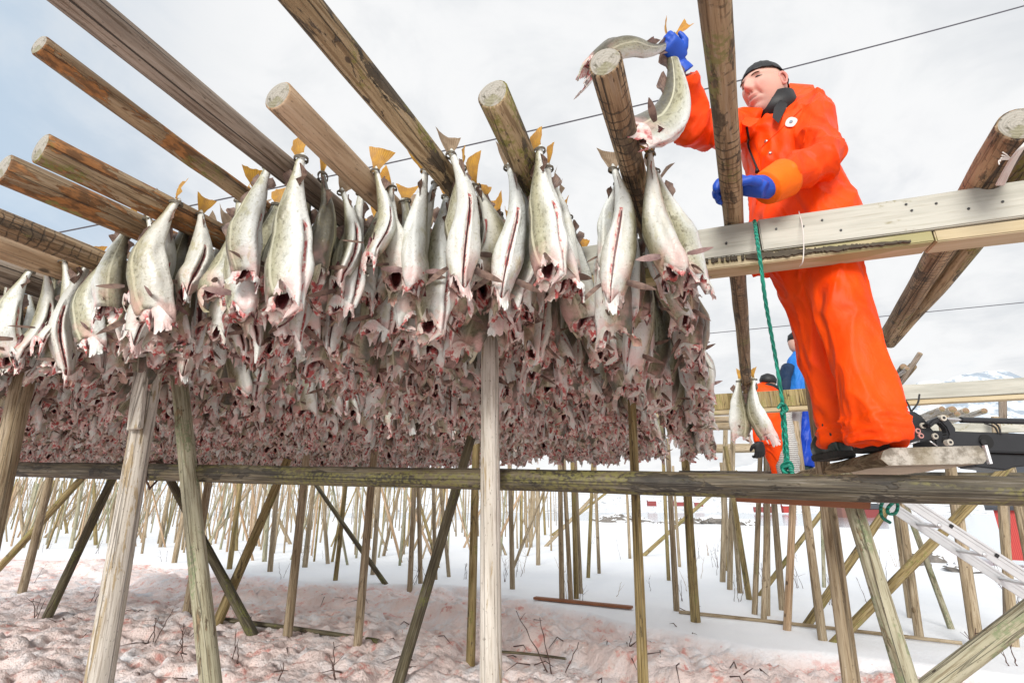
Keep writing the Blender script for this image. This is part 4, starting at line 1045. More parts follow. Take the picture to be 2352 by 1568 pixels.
# --- coat: trunk, sleeves
latv = Vector((.74, -.67, 0)); frv = Vector((-.67, -.74, 0))
def tr_ring(u, v, F, hw, hd, tilt=0.0): return (vec(at_F(u, v, F)), latv * hw + Vector((0, 0, tilt)), frv * hd)
trunk = [tr_ring(1857, 592, 1.85, .235, .185), tr_ring(1846, 540, 1.85, .225, .18), tr_ring(1830, 470, 1.85, .196, .16), tr_ring(1816, 410, 1.845, .180, .15), tr_ring(1806, 350, 1.84, .178, .145, .01), tr_ring(1800, 305, 1.83, .185, .135, .02),
         tr_ring(1806, 280, 1.835, .185, .115, .03), tr_ring(1812, 262, 1.845, .13, .085, .03), tr_ring(1814, 252, 1.85, .06, .06, .02)]
Lsh, Lel, Lwr = at_F(1868, 268, 1.735), at_F(1890, 360, 1.60), at_F(1768, 428, 1.555)
Rsh, Rel, Rwr = at_F(1700, 296, 1.865), at_F(1593, 302, 1.66), at_F(1572, 168, 1.50)
def mixp(a, b, t): return a + (b - a) * t
larm = spline([(*mixp(Lsh, at_F(1830, 285, 1.80), .5), .095), (*Lsh, .090), (*mixp(Lsh, Lel, .5), .083), (*Lel, .080), (*mixp(Lel, Lwr, .45), .070), (*mixp(Lel, Lwr, .9), .058), (*Lwr, .055)], 4)
rarm = spline([(*mixp(Rsh, at_F(1780, 300, 1.83), .5), .085), (*Rsh, .084), (*mixp(Rsh, Rel, .55), .080), (*Rel, .072), (*mixp(Rel, Rwr, .5), .062), (*Rwr, .056)], 4)
def coat_fold(p):
    f = .020 * (ridge(p, 5.5, 5.5, 2.4) - .5) + .010 * (ridge(p, 9, 9, 4, 3) - .5)
    e = min((p - vec(Lel)).length, (p - vec(Rel)).length); f += .020 * math.exp(-(e / .13) ** 2) * (ridge(p, 8, 8, 13, 5) - .4)
    return f
coat = fuse('jacket', [loft(trunk), limb(larm[:, :3], larm[:, 3]), limb(rarm[:, :3], rarm[:, 3])], .009, 4, [ORANGE], man, coat_fold)
CB = BVHTree.FromPolygons([v.co.copy() for v in coat.data.vertices], [tuple(p.vertices) for p in coat.data.polygons])
def hit(bvh, u, v):
    d = vec(ray(u, v)).normalized(); h = bvh.ray_cast(Vector((0, 0, EYE)), d)
    return (h[0], h[1]) if h[0] is not None else (None, None)
def on_coat(pts, lift=.004):
    out = []
    for u, v in pts:
        h, n = hit(CB, u, v)
        if h is not None: out.append(h + n * lift)
    return out
def strip(name, px, w, th, mat, lift=.003, closed=False):
    pts = on_coat(px, lift); mb = MB(); mb.tube(pts, [w] * len(pts), 8, flat=th); return child_world(mb.build(name, mat, smooth=True), coat)
def lin(a, b, n=9): return [(a[0] + (b[0] - a[0]) * i / n, a[1] + (b[1] - a[1]) * i / n) for i in range(n + 1)]
strip('front_flap', lin((1842, 250), (1748, 340)) + lin((1748, 340), (1737, 470))[1:], .0045, .5, ORANGE, .0)
strip('seam', lin((1862, 260), (1846, 330)), .0025, .8, ORANGE, .0)
cord = strip('drawcord', lin((1713, 292), (1722, 340)) + lin((1722, 340), (1741, 388))[1:], .0042, 1, BLACK, .005)
e = on_coat([(1742, 393)], .008); mb = MB()
if e: mb.tube([e[0] + Vector((0, 0, .012)), e[0] - Vector((0, 0, .008))], [.006, .010], 8); child_world(mb.build('toggle', BLACK, smooth=True), coat)
STUD = plain('snap_stud', (.55, .50, .45), .3, .8)
for u, v in [(1760, 325), (1803, 250), (1769, 352)]:
    h, n = hit(CB, u, v)
    if h is not None:
        mb = MB(); mb.tube([h - n * .002, h + n * .005], [.0085, .0065], 12); child_world(mb.build('snap_button', STUD, smooth=True), coat)
h, n = hit(CB, 1818, 283)
if h is not None:
    X = (Vector((1, 0, 0)) - n * n.x).normalized(); Y = n.cross(X)
    if Y.z < 0: Y = -Y
    def badge(s): return [(s * math.cos(a) * (1 - .22 * math.sin(a)) * (1.0 if math.sin(a) > 0 else 1 + .55 * math.sin(a) * abs(math.sin(a))), s * 1.25 * math.sin(a)) for a in np.linspace(0, 2 * math.pi, 20, endpoint=False)]
    sg = 1 if X.cross(Y).dot(n) > 0 else -1
    def put(name, poly, z, mat, par): mb = MB(); mb.prism(poly, h + n * z, X, Y, n, .003); return child_world(mb.build(name, mat), par)
    put('emblem', badge(.023), .004, plain('badge_pale', (.80, .66, .62), .5), coat); put('emblem_mark', [(x * .8, y * .75) for x, y in badge(.0085)], .0072, plain('badge_mark', (.22, .25, .29), .5), coat)
# turned-back amber cuff of the lower sleeve
cuffp = spline([(*mixp(Lel, Lwr, .74), .073), (*mixp(Lel, Lwr, .86), .069), (*Lwr, .065), (*(Lwr + (Lwr - Lel) * .07), .060)], 4)
V, F = limb(cuffp[:, :3], cuffp[:, 3], 24); mb = MB(); mb.add(V, F); child_world(mb.build('cuff', CUFF, smooth=True), coat)
# collar: standing orange flaps and black lining
nk = vec(at_F(1780, 248, 1.82)); up = (vec(at_F(1768, 200, 1.80)) - nk).normalized()
def band(name, mat, r0, r1, h0, h1, a0, a1, parent, th=.008, fx=1.0, lean=0.0, wave=.0):
    n = 26; V, F = [], []
    s = (latv - up * latv.dot(up)).normalized(); f = up.cross(s); f = -f if f.dot(frv) < 0 else f
    for i in range(n + 1):
        a = a0 + (a1 - a0) * i / n
        for hh, rr in ((h0, r0), (h1, r1)):
            for tt in (0, th):
                hh2 = hh + (wave * math.sin(a * 2.0 + 1) if hh == h1 else 0)
                V.append(nk + (s * math.cos(a) * fx + f * math.sin(a)) * (rr + tt) + up * hh2)
    for i in range(n):
        b = i * 4
        for q in ((0, 4, 6, 2), (1, 3, 7, 5), (2, 6, 7, 3), (0, 1, 5, 4)): F.append(tuple(b + k for k in q))
    F += [(0, 2, 3, 1), (4 * n, 4 * n + 1, 4 * n + 3, 4 * n + 2)]
    mb = MB(); mb.add(V, F); return child_world(mb.build(name, mat, smooth=True), parent)
band('neck_lining', BLACK, .086, .074, -.06, .040, 0, 2 * math.pi, man, .012)
def flap(name, px, mat, par, th=.007):
    P = [vec(at_F(u, v, F)) for u, v, F in px]; n = len(P); c = sum(P, Vector()) / n; dv = (Vector((0, 0, EYE)) - c).normalized(); V = [c + dv * (th + .006)] + [p + dv * th for p in P] + [c - dv * .002] + [p for p in P]; F = []
    for i in range(n):
        j = (i + 1) % n; F += [(0, 1 + i, 1 + j), (n + 1, n + 2 + j, n + 2 + i), (1 + i, n + 2 + i, n + 2 + j, 1 + j)]
    mb = MB(); mb.add(V, F); return child_world(mb.build(name, mat, smooth=True, auto=.7), par)
flap('collar', [(1793, 240, 1.80), (1800, 214, 1.84), (1814, 191, 1.87), (1842, 193, 1.86), (1868, 195, 1.84), (1872, 204, 1.80), (1850, 222, 1.76), (1818, 236, 1.75)], ORANGE, coat)
flap('collar_edge', [(1815, 240, 1.742), (1850, 225, 1.752), (1872, 206, 1.79), (1874, 211, 1.775), (1851, 231, 1.735), (1817, 246, 1.73)], BLACK, coat, .004)
flap('collar', [(1701, 274, 1.76), (1711, 264, 1.77), (1726, 270, 1.75), (1744, 272, 1.73), (1738, 282, 1.71), (1722, 292, 1.70), (1706, 286, 1.73)], ORANGE, coat)
flap('lining_flap', [(1794, 226, 1.745), (1809, 240, 1.735), (1799, 262, 1.715), (1788, 283, 1.70), (1774, 270, 1.71), (1778, 248, 1.73)], BLACK, coat)
# --- trousers
def leg_ring(u, v, F, hw, hd): return (vec(at_F(u, v, F)), Vector((1, -.15, 0)).normalized() * hw, Vector((-.15, -1, 0)).normalized() * hd)
rleg = [leg_ring(1840, 560, 1.87, .15, .15), leg_ring(1830, 620, 1.92, .100, .13), leg_ring(1850, 700, 1.97, .084, .115), leg_ring(1879, 800, 2.00, .074, .098), leg_ring(1910, 900, 2.02, .070, .09), leg_ring(1929, 970, 2.02, .068, .085), leg_ring(1931, 1012, 2.02, .074, .085), leg_ring(1932, 1022, 2.02, .066, .075)]
lleg = [leg_ring(1870, 560, 1.84, .16, .15), leg_ring(1912, 620, 1.80, .100, .13), leg_ring(1936, 700, 1.77, .094, .112), leg_ring(1966, 800, 1.74, .092, .10), leg_ring(1995, 900, 1.72, .094, .098), leg_ring(2015, 970, 1.71, .098, .098), leg_ring(2021, 1012, 1.71, .102, .098), leg_ring(2022, 1021, 1.71, .097, .09)]
def trouser_fold(p):
    f = .019 * (ridge(p, 6.0, 6.0, 1.1, 2) - .5) + .009 * (ridge(p, 11, 11, 3.5, 7) - .5)
    hz_ = p.z - 1.50; f += .014 * math.exp(-((hz_ - .07) / .07) ** 2) * (ridge(p, 6, 6, 22, 9) - .55)
    return f
fuse('trousers', [loft(rleg), loft(lleg)], .008, 2, [ORANGE], man, trouser_fold)
# --- boots on the plank
def boot(toe, heel, ankle, shaft_r, par):
    toe, heel, ankle = vec(toe), vec(heel), vec(ankle); d = (toe - heel).normalized(); s = Vector((0, 0, 1)).cross(d).normalized(); z = Vector((0, 0, 1)); L = (toe - heel).length
    R = []
    for t_, w, h in ((0, .028, .05), (.06, .040, .075), (.25, .044, .085), (.45, .043, .072), (.68, .050, .058), (.88, .046, .045), (.97, .030, .033), (1.0, .012, .02)): R.append((heel + d * (L * t_) + z * (h * .98), s * w, z * h))
    root = fuse('boot', [loft(R, 20, 2.6), limb([heel + d * .06 + z * .05, heel + d * .05 + z * .16, ankle], [.052, .05, shaft_r], 18)], .007, 3, [BOOT], par)
    mb = MB(); P = []
    for t_, w in ((-.02, .030), (.05, .042), (.25, .045), (.45, .043), (.68, .052), (.88, .048), (.98, .032), (1.02, .012)): P.append((t_ * L, w))
    poly = [(x, w) for x, w in P] + [(x, -w) for x, w in reversed(P)]
    mb.prism(poly, heel - z * .004, d, s, z, .026); child_world(mb.build('sole', SOLE, bevel=.004), root)
PZ = 1.484
boot(at_z(1886, 1058, PZ + .004), at_z(1944, 1047, PZ + .004), at_F(1936, 1030, 2.0), .034, man)
boot(at_z(1962, 1038, PZ + .004), at_z(2046, 1033, PZ + .004), at_F(2018, 1005, 1.71), .045, man)

# --- head
hc = vec(at_F(1757, 209, 1.80)); tw_ = (Vector((0, 0, EYE)) - hc).normalized(); sr = (Vector((1, 0, 0)) - tw_ * tw_.x).normalized(); su = tw_.cross(sr)
def scr(x, y, z): return sr * x + su * y + tw_ * z
HL = scr(.64, .60, .46).normalized(); HF = scr(-.66, .26, .70); HF = (HF - HL * HF.dot(HL)).normalized(); HU = HF.cross(HL).normalized()
def head_mesh():
    nu, nv = 72, 56; V, Cc = [], []
    def g(x, c, w): return math.exp(-((x - c) / w) ** 2)
    for i in range(nv + 1):
        th = math.pi * i / nv
        for j in range(nu):
            ph = 2 * math.pi * j / nu                        # 0 = front
            x, y, z = math.sin(th) * math.sin(ph), math.sin(th) * math.cos(ph), math.cos(th)    # left, front, up
            # skull and jaw
            w = .076 * (1 - .24 * float(sstep(np.array(-z), .15, .95)) * (.4 + .6 * max(0, y)))
            X, Y, Z = x * w, y * (.098 if y > 0 else .096), z * (.118 if z > 0 else .122)
            if z < 0: Y *= 1 - .06 * (-z) if y > 0 else 1 - .28 * (-z)
            if y > 0:
                fx = X / .076
                Y -= .016 * float(sstep(np.array(abs(fx)), .45, 1.0)) * y
                Y += .009 * g(Z, .036, .011) * (1 - .5 * g(fx, 0, .12))                        # brow
                Y -= .015 * (g(fx, .42, .18) + g(fx, -.42, .18)) * g(Z, .018, .013); Y += .004 * (g(fx, .42, .12) + g(fx, -.42, .12)) * g(Z, .017, .007)            # sockets
                nose = g(fx, 0, .17 if Z < .0 else .11)
                Y += nose * (.022 * g(Z, -.021, .013) + .017 * g(Z, -.004, .016) + .010 * g(Z, .016, .016))
                Y += .009 * (g(fx, .19, .09) + g(fx, -.19, .09)) * g(Z, -.026, .009)            # nostril wings
                Y -= .010 * (g(fx, .09, .05) + g(fx, -.09, .05)) * g(Z, -.036, .005)           # nostrils
                Y += .007 * (g(fx, .52, .2) + g(fx, -.52, .2)) * g(Z, -.014, .022)             # cheeks
                m_ = g(fx, 0, .34)
                Y += m_ * (.008 * g(Z, -.052, .007) + .008 * g(Z, -.068, .008) - .008 * g(Z, -.0595 + .006 * (fx / .34) ** 2, .0035)) - .006 * (g(fx, .38, .06) + g(fx, -.38, .06)) * g(Z, -.053, .008) + .004 * (g(fx, .62, .12) + g(fx, -.62, .12)) * g(Z, -.045, .012)
                Y -= .004 * g(Z, -.081, .006) * g(fx, 0, .4)
                nl = abs(abs(fx) - (.24 + .24 * (-.028 - Z) / .034)); nlw = g(nl, 0, .055) * g(Z, -.045, .020); Y += -.006 * nlw + .005 * g(abs(fx), .50, .12) * g(Z, -.030, .014)
                Y += .012 * g(Z, -.102, .015) * g(fx, 0, .33)                                  # chin
            V.append((X, Y, Z))
            base = np.array([.62, .37, .29]); red = np.array([.56, .13, .11])
            k = 0
            if y > 0:
                fx = X / .076
                k = .75 * g(fx, 0, .17) * g(Z, -.024, .014) + .5 * (g(fx, .55, .2) + g(fx, -.55, .2)) * g(Z, -.022, .024) + .65 * g(fx, 0, .3) * (g(Z, -.052, .006) + g(Z, -.068, .007)) + .35 * g(Z, -.105, .02)
                beard = .5 * float(sstep(np.array(-Z), .045, .075)) * float(sstep(np.array(.7 - abs(fx)), 0, .3))
                nl = abs(abs(fx) - (.24 + .24 * (-.028 - Z) / .034)); nlw = g(nl, 0, .05) * g(Z, -.045, .018)
                socket_shade = .0 * nlw + .7 * (g(fx, .42, .17) + g(fx, -.42, .17)) * g(Z, .020, .010)  # shade under the brows painted into the skin tint of the eye sockets
                c = base * (1 - min(1, k)) + red * min(1, k); c = c * (1 - beard) + np.array([.40, .31, .27]) * beard; c = c * (1 - socket_shade) + np.array([.42, .20, .16]) * socket_shade
                dk = .85 * ((g(fx, .09, .045) + g(fx, -.09, .045)) * g(Z, -.0365, .004)) + .8 * g(fx, 0, .36) * g(Z, -.0597 + .006 * (fx / .34) ** 2, .0022); dk = min(1, dk); c = c * (1 - dk) + np.array([.12, .04, .035]) * dk
            else: c = base * .97
            Cc.append((*c, 1))
    F = []
    for i in range(nv):
        for j in range(nu):
            a, b = i * nu + j, i * nu + (j + 1) % nu; F.append((a, a + nu, b + nu, b))
    # neck
    nb = len(V)
    for i, (zz, r, yy) in enumerate(((-.065, .062, -.022), (-.11, .060, -.028), (-.15, .064, -.040), (-.20, .070, -.055))):
        for j in range(nu):
            ph = 2 * math.pi * j / nu; V.append((r * math.sin(ph), yy + r * math.cos(ph), zz)); Cc.append((.60, .36, .29, 1))
    for i in range(3):
        for j in range(nu):
            a, b = nb + i * nu + j, nb + i * nu + (j + 1) % nu; F.append((a, a + nu, b + nu, b))
    # ears
    for sg in (-1, 1):
        eb = len(V); n1, n2 = 14, 8
        for i in range(n1):
            a = 2 * math.pi * i / n1
            for k in range(n2):
                b = 2 * math.pi * k / n2; R_ = 1.0; ez = .027 * math.cos(a) + .0; ey = .016 * math.sin(a) * (1.1 if math.cos(a) > 0 else .75)
                rr = .0048 * (1.1 if math.cos(a) > -.3 else 1.3)
                V.append((sg * (.074 + rr * math.sin(b) + .010 * (.5 - .5 * math.sin(a))), ey * (1 + .28 * math.cos(b)) - .012, ez * (1 + .22 * math.cos(b)) + .004)); Cc.append((.60, .25, .21, 1))
        for i in range(n1):
            for k in range(n2):
                p, q = eb + i * n2 + k, eb + i * n2 + (k + 1) % n2; r_, s_ = eb + ((i + 1) % n1) * n2 + k, eb + ((i + 1) % n1) * n2 + (k + 1) % n2
                F.append((p, q, s_, r_) if sg > 0 else (p, r_, s_, q))
        db = len(V); V.append((sg * .074, -.012, .004)); Cc.append((.45, .17, .15, 1))
        for i in range(n1):
            a = 2 * math.pi * i / n1; V.append((sg * .0765, .016 * math.sin(a) - .012, .026 * math.cos(a) + .004)); Cc.append((.55, .24, .2, 1))
        for i in range(n1): F.append((db, db + 1 + i, db + 1 + (i + 1) % n1))
    me = mesh_from(V, F, 'head'); a = me.attributes.new('tint', 'FLOAT_COLOR', 'POINT'); a.data.foreach_set('color', np.array(Cc, np.float32).ravel())
    return me
HS = 1.08
HM = Matrix((HL * HS, HF * HS, HU * HS)).transposed().to_4x4(); HM.translation = hc
head = link('body', head_mesh(), [SKINH]); head.matrix_world = HM; child_world(head, man); head['label'] = 'face and neck, looking down to the left with a slight smile'
def head_part(name, mb, mat, smooth=True):
    o = mb.build(name, mat, smooth=smooth); o.matrix_world = HM; child_world(o, man); return o
EYEM = plain('eye', (.028, .016, .014), .25); BROW = plain('eyebrow_hair', (.13, .075, .05), .8)
for sg in (-1, 1):
    mb = MB(); mb.tube([(sg * (.017 + .032 * t_), .0825 - .012 * t_ * t_ - .004 * abs(t_ - .5), .0165 + .004 * math.sin(t_ * 3.1)) for t_ in np.linspace(0, 1, 7)], [.0010, .0020, .0027, .0029, .0027, .0020, .0010], 8); head_part('eye', mb, EYEM)
    mb = MB(); mb.tube([(sg * (.014 + .036 * t_), .0925 - .013 * t_ * t_, .0285 + .006 * math.sin(t_ * 2.6)) for t_ in np.linspace(0, 1, 7)], [.0025, .0042, .0046, .0044, .0038, .0026, .001], 8, flat=.6); head_part('eyebrow', mb, BROW)
# black knitted cap
V, F = [], []; nu, nv = 40, 14
for i in range(nv + 1):
    t_ = i / nv
    for j in range(nu):
        ph = 2 * math.pi * j / nu; rim = .052 + .0 * math.cos(ph) - .055 * max(0, -math.cos(ph)) ** 1.0
        th = t_ * math.acos(max(-1, min(1, rim / .128))); x, y, z = math.sin(th) * math.sin(ph), math.sin(th) * math.cos(ph), math.cos(th)
        rb_ = .003 * math.sin(ph * 26) * (t_ > .1)
        V.append((x * (.083 + rb_), y * (.105 + rb_) - .002, z * .131))
for i in range(nv):
    for j in range(nu):
        a, b = i * nu + j, i * nu + (j + 1) % nu; F.append((a, a + nu, b + nu, b))
b0 = len(V)
for j in range(nu):
    x, y, z = V[nv * nu + j]; V.append((x * .90, y * .90, z + .008))
for j in range(nu):
    a, b = nv * nu + j, nv * nu + (j + 1) % nu; F.append((a, b0 + j, b0 + (j + 1) % nu, b))
mb = MB(); mb.add(V, F); head_part('knitted_cap', mb, BLACK)

# --- gloved hands
def hand_solids(o, x, y, z, curl, spread=.0, thumb=1, sc=1.0, r=.0135):
    """palm centre o; x across the knuckles (towards the little finger), y towards the fingertips, z out of the back of the hand"""
    o, x, y, z = vec(o), vec(x).normalized(), vec(y).normalized(), vec(z).normalized(); S = []
    S.append(loft([(o - y * .055 * sc, x * .030 * sc, z * .024 * sc), (o - y * .03 * sc, x * .038 * sc, z * .024 * sc), (o, x * .046 * sc, z * .022 * sc), (o + y * .035 * sc, x * .047 * sc, z * .020 * sc), (o + y * .048 * sc, x * .040 * sc, z * .014 * sc)], 18))
    for i, (off, ln) in enumerate(((-.034, .92), (-.0115, 1.02), (.0115, .97), (.034, .80))):
        p = o + x * off * sc + y * .035 * sc; pts = [p - y * .02 * sc, p]; a = 0.0
        for k, (seg, cu) in enumerate(((.044, .62), (.030, .9), (.024, .7))):
            for h_ in range(2):
                a += curl * cu / 2 * (1 + .07 * (i - 1.5)); d = y * math.cos(a) - z * math.sin(a) + x * spread * (i - 1.5); pts.append(pts[-1] + d.normalized() * seg * ln * sc / 2)
        S.append(limb(pts, [r * sc] * (len(pts) - 2) + [r * .92 * sc, r * .62 * sc], 12))
    p = o - x * .036 * thumb * sc - y * .030 * sc; d1 = (-x * thumb * .75 + y * .55 - z * .35).normalized(); d2 = (y * .75 - z * .55 - x * thumb * .1).normalized()
    S.append(limb([p + x * .015 * thumb * sc, p, p + d1 * .032 * sc, p + d1 * .034 * sc + d2 * .028 * sc, p + d1 * .034 * sc + d2 * .05 * sc], [.015 * sc, .0165 * sc, .0155 * sc, .014 * sc, .009 * sc], 12))
    return S
# raised right hand: closed round the two tails
RH = vec(at_F(1540, 112, 1.455)); wr = vec(Rwr)
tailx = scr(.55, .75, -.2).normalized()                 # along the gripped tails
yR = (scr(-.75, .35, .5)); yR = (yR - tailx * yR.dot(tailx)).normalized(); zR = tailx.cross(yR); zR = zR if zR.dot(tw_) > 0 else -zR
fuse('glove', hand_solids(RH + scr(.02, -.006, .01), -tailx, yR, zR, 1.9, .0, 1, .80) + [limb([RH - yR * .02, RH - yR * .035 + scr(.02, -.035, -.01), mixp(RH, wr, .75), wr], [.024, .028, .032, .040], 16)], .0045, 2, [GLOVE], man)
# lower left hand: laid against the pole, fingers round its far side
P6 = POLES['P6']; g_ = P6['b'] + P6['d'] * (to_pq(at_z(1684, 447, H))[1] - to_pq(P6['b'])[1]); gp = vec(g_); pd = vec(P6['d'])
acr = pd.cross(Vector((0, 0, 1))).normalized()         # to the right of the pole
pc = gp + acr * .058 + Vector((0, 0, .018)) + pd * .0
fuse('glove', hand_solids(pc, pd, (-acr * .80 + Vector((0, 0, .45))), Vector((0, 0, .78)) + acr * .5, 1.15, .10, 1, 1.12, .016) + [limb([pc + acr * .02, mixp(pc, vec(Lwr), .5), vec(Lwr)], [.036, .040, .046], 16)], .005, 2, [GLOVE], man)
# ---------------------------------------------------------------- the pair of cod being hung
def bend_fish(var, path, bdir, name, label, scale=1.0):
    """fish bent along a world path (tail first); bdir = where the belly looks"""
    P = spline(path, 8); seg = np.r_[0, np.cumsum(np.linalg.norm(np.diff(P, axis=0), axis=1))]
    src = HI[var]; L = -min(v.co.z for v in src['body'].vertices) * .94; bd = vec(bdir)
    def frame(s):
        s = min(max(s, 0), seg[-1]); p = np.array([np.interp(s, seg, P[:, k]) for k in range(3)]); a = np.array([np.interp(max(0, s - .03), seg, P[:, k]) for k in range(3)]); b = np.array([np.interp(min(seg[-1], s + .03), seg, P[:, k]) for k in range(3)])
        t = vec(b - a).normalized(); y = (bd - t * bd.dot(t)).normalized(); return vec(p), t, y, t.cross(y)
    k = seg[-1] / L; root = None
    for key in [k for k in src if k != 'twine']:
        me = src[key].copy()
        for v in me.vertices:
            p, t, y, x = frame(-v.co.z * k); ex = max(0, -v.co.z * k - seg[-1]) - max(0, v.co.z)
            v.co = p + t * ex * (1 if ex > 0 else 1) - y * (v.co.y * scale) + x * (v.co.x * scale)
        me.update()
        o = bpy.data.objects.new(name if key == 'body' else key.rstrip('_'), me); COL.objects.link(o)
        if key == 'body': root = o; tag(o, label, 'cod')
        else: o.parent = root
out_ = scr
bend_fish(6, [at_F(1534, 84, 1.46), at_F(1545, 112, 1.455), at_F(1560, 150, 1.44), at_F(1568, 200, 1.42), at_F(1548, 255, 1.39), at_F(1505, 290, 1.34), at_F(1455, 318, 1.28)], scr(.75, -.35, .25), 'hanging_cod', 'cod curving down from the raised glove with its dark back turned to the pole', 1.0)
bend_fish(7, [at_F(1552, 78, 1.45), at_F(1532, 104, 1.45), at_F(1497, 122, 1.42), at_F(1462, 124, 1.37), at_F(1428, 118, 1.31), at_F(1388, 128, 1.25), at_F(1352, 165, 1.20)], scr(.1, -.9, .35), 'hanging_cod', 'cod stretched from the raised glove over the sawn end of the pole', .52)

# ---------------------------------------------------------------- plank under the worker
t = NT('slab_bark', .9); o = t.obj(); n = t.noise(t.scaled(o, 6, .8, 6), 9, 5, .7); t.color(t.mix(t.step(n, .4, .62), (.16, .11, .06), (.42, .33, .20))); t.bump(n, .9, .02); SLABBARK = t.mat
t = NT('slab_end', .9); o = t.obj(); n = t.noise(o, 22, 5, .7); n2 = t.noise(o, 7, 3)
c = t.mix(t.step(n, .38, .62), (.17, .15, .12), (.44, .41, .36)); c = t.mix(t.math('MULTIPLY', t.step(n2, .5, .7), .5), c, (.20, .16, .09)); t.color(c); t.bump(n, .8, .01); SLABEND = t.mat
nl, nr = vec(at_F(2040, 1049, 1.66)), None
ld = Vector((.27, .963, 0)); wdv = Vector((.963, -.27, 0)); zt_, zb_ = PZ, PZ - .055
root = empty('thick_plank', (nl.x, nl.y, zb_)); tag(root, 'thick rough plank with a grey sawn end under the boots of the orange worker', 'plank')
mb = MB(); rs = random.Random(4); N_ = 20; wslab = .262
for i in range(N_ + 1):
    tt = 1.15 * i / N_; j = .006 * math.sin(i * 1.7)
    prof = [(-.004 + j, 0), (-.022 + j, .022), (-.010 + j, .046), (.012, .055), (wslab - .01, .055), (wslab + j, .04), (wslab + j, .012), (wslab - .012, 0)]
    for a, b in prof: mb.v.append(tuple(Vector((nl.x, nl.y, zb_)) + ld * tt + wdv * a + Vector((0, 0, b + (rs.uniform(-.0015, .0015) if 0 < i < N_ else 0)))))
for i in range(N_):
    for k in range(8):
        a, b = i * 8 + k, i * 8 + (k + 1) % 8; mb.f.append((a, b, b + 8, a + 8)); mb.m.append(0 if k in (0, 1, 2, 4, 5, 6) else 1)
mb.f += [tuple(range(7, -1, -1)), tuple(N_ * 8 + k for k in range(8))]; mb.m += [2, 2]
PALEB = plain('slab_underside', (.50, .42, .32), .85, 0, .25, 12, .4)
child_world(mb.build('slab', [SLABBARK, PALEB, SLABEND], smooth=False), root)
mb = MB(); mb.box(Vector((nl.x, nl.y, zb_ + .027)) + wdv * (wslab + .004) - ld * .001, .0035, .008, .028, (wdv, ld, (0, 0, 1))); child_world(mb.build('metal_strip', plain('pale_metal', (.75, .76, .78), .4, .3)), root)

# ---------------------------------------------------------------- green rope, strings, lashings
t = NT('green_rope', .55); o = t.obj(False); w = t.n('ShaderNodeTexWave', _wave_type='BANDS', _bands_direction='DIAGONAL', Vector=o, Scale=26.0, Distortion=1.0).outputs[1]
t.color(t.mix(w, (.004, .16, .11), (.02, .36, .25))); t.bump(w, .9, .006); ROPE = t.mat
rp = empty('green_rope', at_F(1735, 508, 1.63)); tag(rp, 'green twisted rope running from the pale beam down round the mossy bar', 'rope')
def strand(name, px, r, mat, parent, n=8, per=6, phase=None):
    P = spline([at_F(u, v, F) for u, v, F in px], per); mb = MB()
    if phase is None: mb.tube(P, r, n)
    else:
        k = len(P); Q = []
        for i, p in enumerate(P):
            a = i * .55 + phase; Q.append(p + np.array([math.cos(a), math.sin(a) * .8, 0]) * r * .62)
        mb.tube(Q, r * .66, n)
    o = mb.build(name, mat, smooth=True)
    return child_world(o, parent) if parent is not None else o
main = [(1733, 506, 1.64), (1738, 545, 1.60), (1747, 605, 1.60), (1758, 690, 1.66), (1772, 770, 1.73), (1787, 855, 1.80), (1800, 945, 1.86), (1806, 1010, 1.89), (1811, 1078, 1.90)]
for k in range(3): strand('rope_strand', main,  .0058, ROPE, rp, 7, 16, k * 2.094)
for k in range(2): strand('rope_strand', [(1795, 930, 1.87), (1799, 1000, 1.90), (1806, 1084, 1.93)],   .0055, ROPE, rp, 7, 16, k * 3.1)
strand('rope_tail', [(1812, 1062, 1.88), (1822, 1095, 1.83), (1829, 1125, 1.83), (1826, 1143, 1.87)], .008, ROPE, rp, 8)
strand('knot', [(1800, 1085, 1.92), (1796, 1070, 1.90), (1812, 1060, 1.87), (1820, 1076, 1.88), (1806, 1086, 1.88), (1798, 1074, 1.88), (1815, 1068, 1.86)], .0065, ROPE, rp, 8)
strand('knot', [(1786, 938, 1.85), (1797, 926, 1.84), (1808, 940, 1.86), (1794, 950, 1.84)], .006, ROPE, rp, 8)
o = strand('rope_loop', [(2037, 1140, 2.02), (2024, 1160, 2.00), (2026, 1186, 1.99), (2045, 1200, 1.99)], .006, ROPE, None, 8); tag(o, 'loose green rope end hanging from the bar beside the ladder top', 'rope')
r2 = strand('knot', [(2052, 1140, 2.02), (2062, 1160, 2.0), (2056, 1178, 2.0), (2040, 1178, 2.0), (2040, 1165, 2.0), (2056, 1150, 2.0)], .006, ROPE, None, 8); r2.parent = o
STR = plain('pale_string', (.70, .66, .62), .8)
o = strand('string', [(1835, 486, 1.66), (1843, 520, 1.575), (1846, 560, 1.575), (1844, 600, 1.58), (1836, 612, 1.62)], .0018, STR, None, 6); tag(o, 'thin white string tied round the pale beam in front of the worker\'s hips', 'string')
lash = empty('rope_lashing', at_F(2330, 390, 1.1)); tag(lash, 'frayed off white rope lashing round the thick pole at the right edge', 'rope')
for k in range(4): strand('rope_strand', [(2290 + 5 * k, 424, 1.23), (2306 + 4 * k, 395, 1.16), (2322 + 5 * k, 368 - 3 * k, 1.10), (2345 + 4 * k, 340 - 4 * k, 1.05), (2372, 318 - 5 * k, 1.04)], .004, STR, lash, 6)
for k in range(5): strand('frayed_end', [(2322, 366, 1.10), (2312 - 4 * k, 356 + 3 * k, 1.08), (2303 - 2 * k, 350 + 7 * k, 1.07)], .0015, STR, lash, 5)
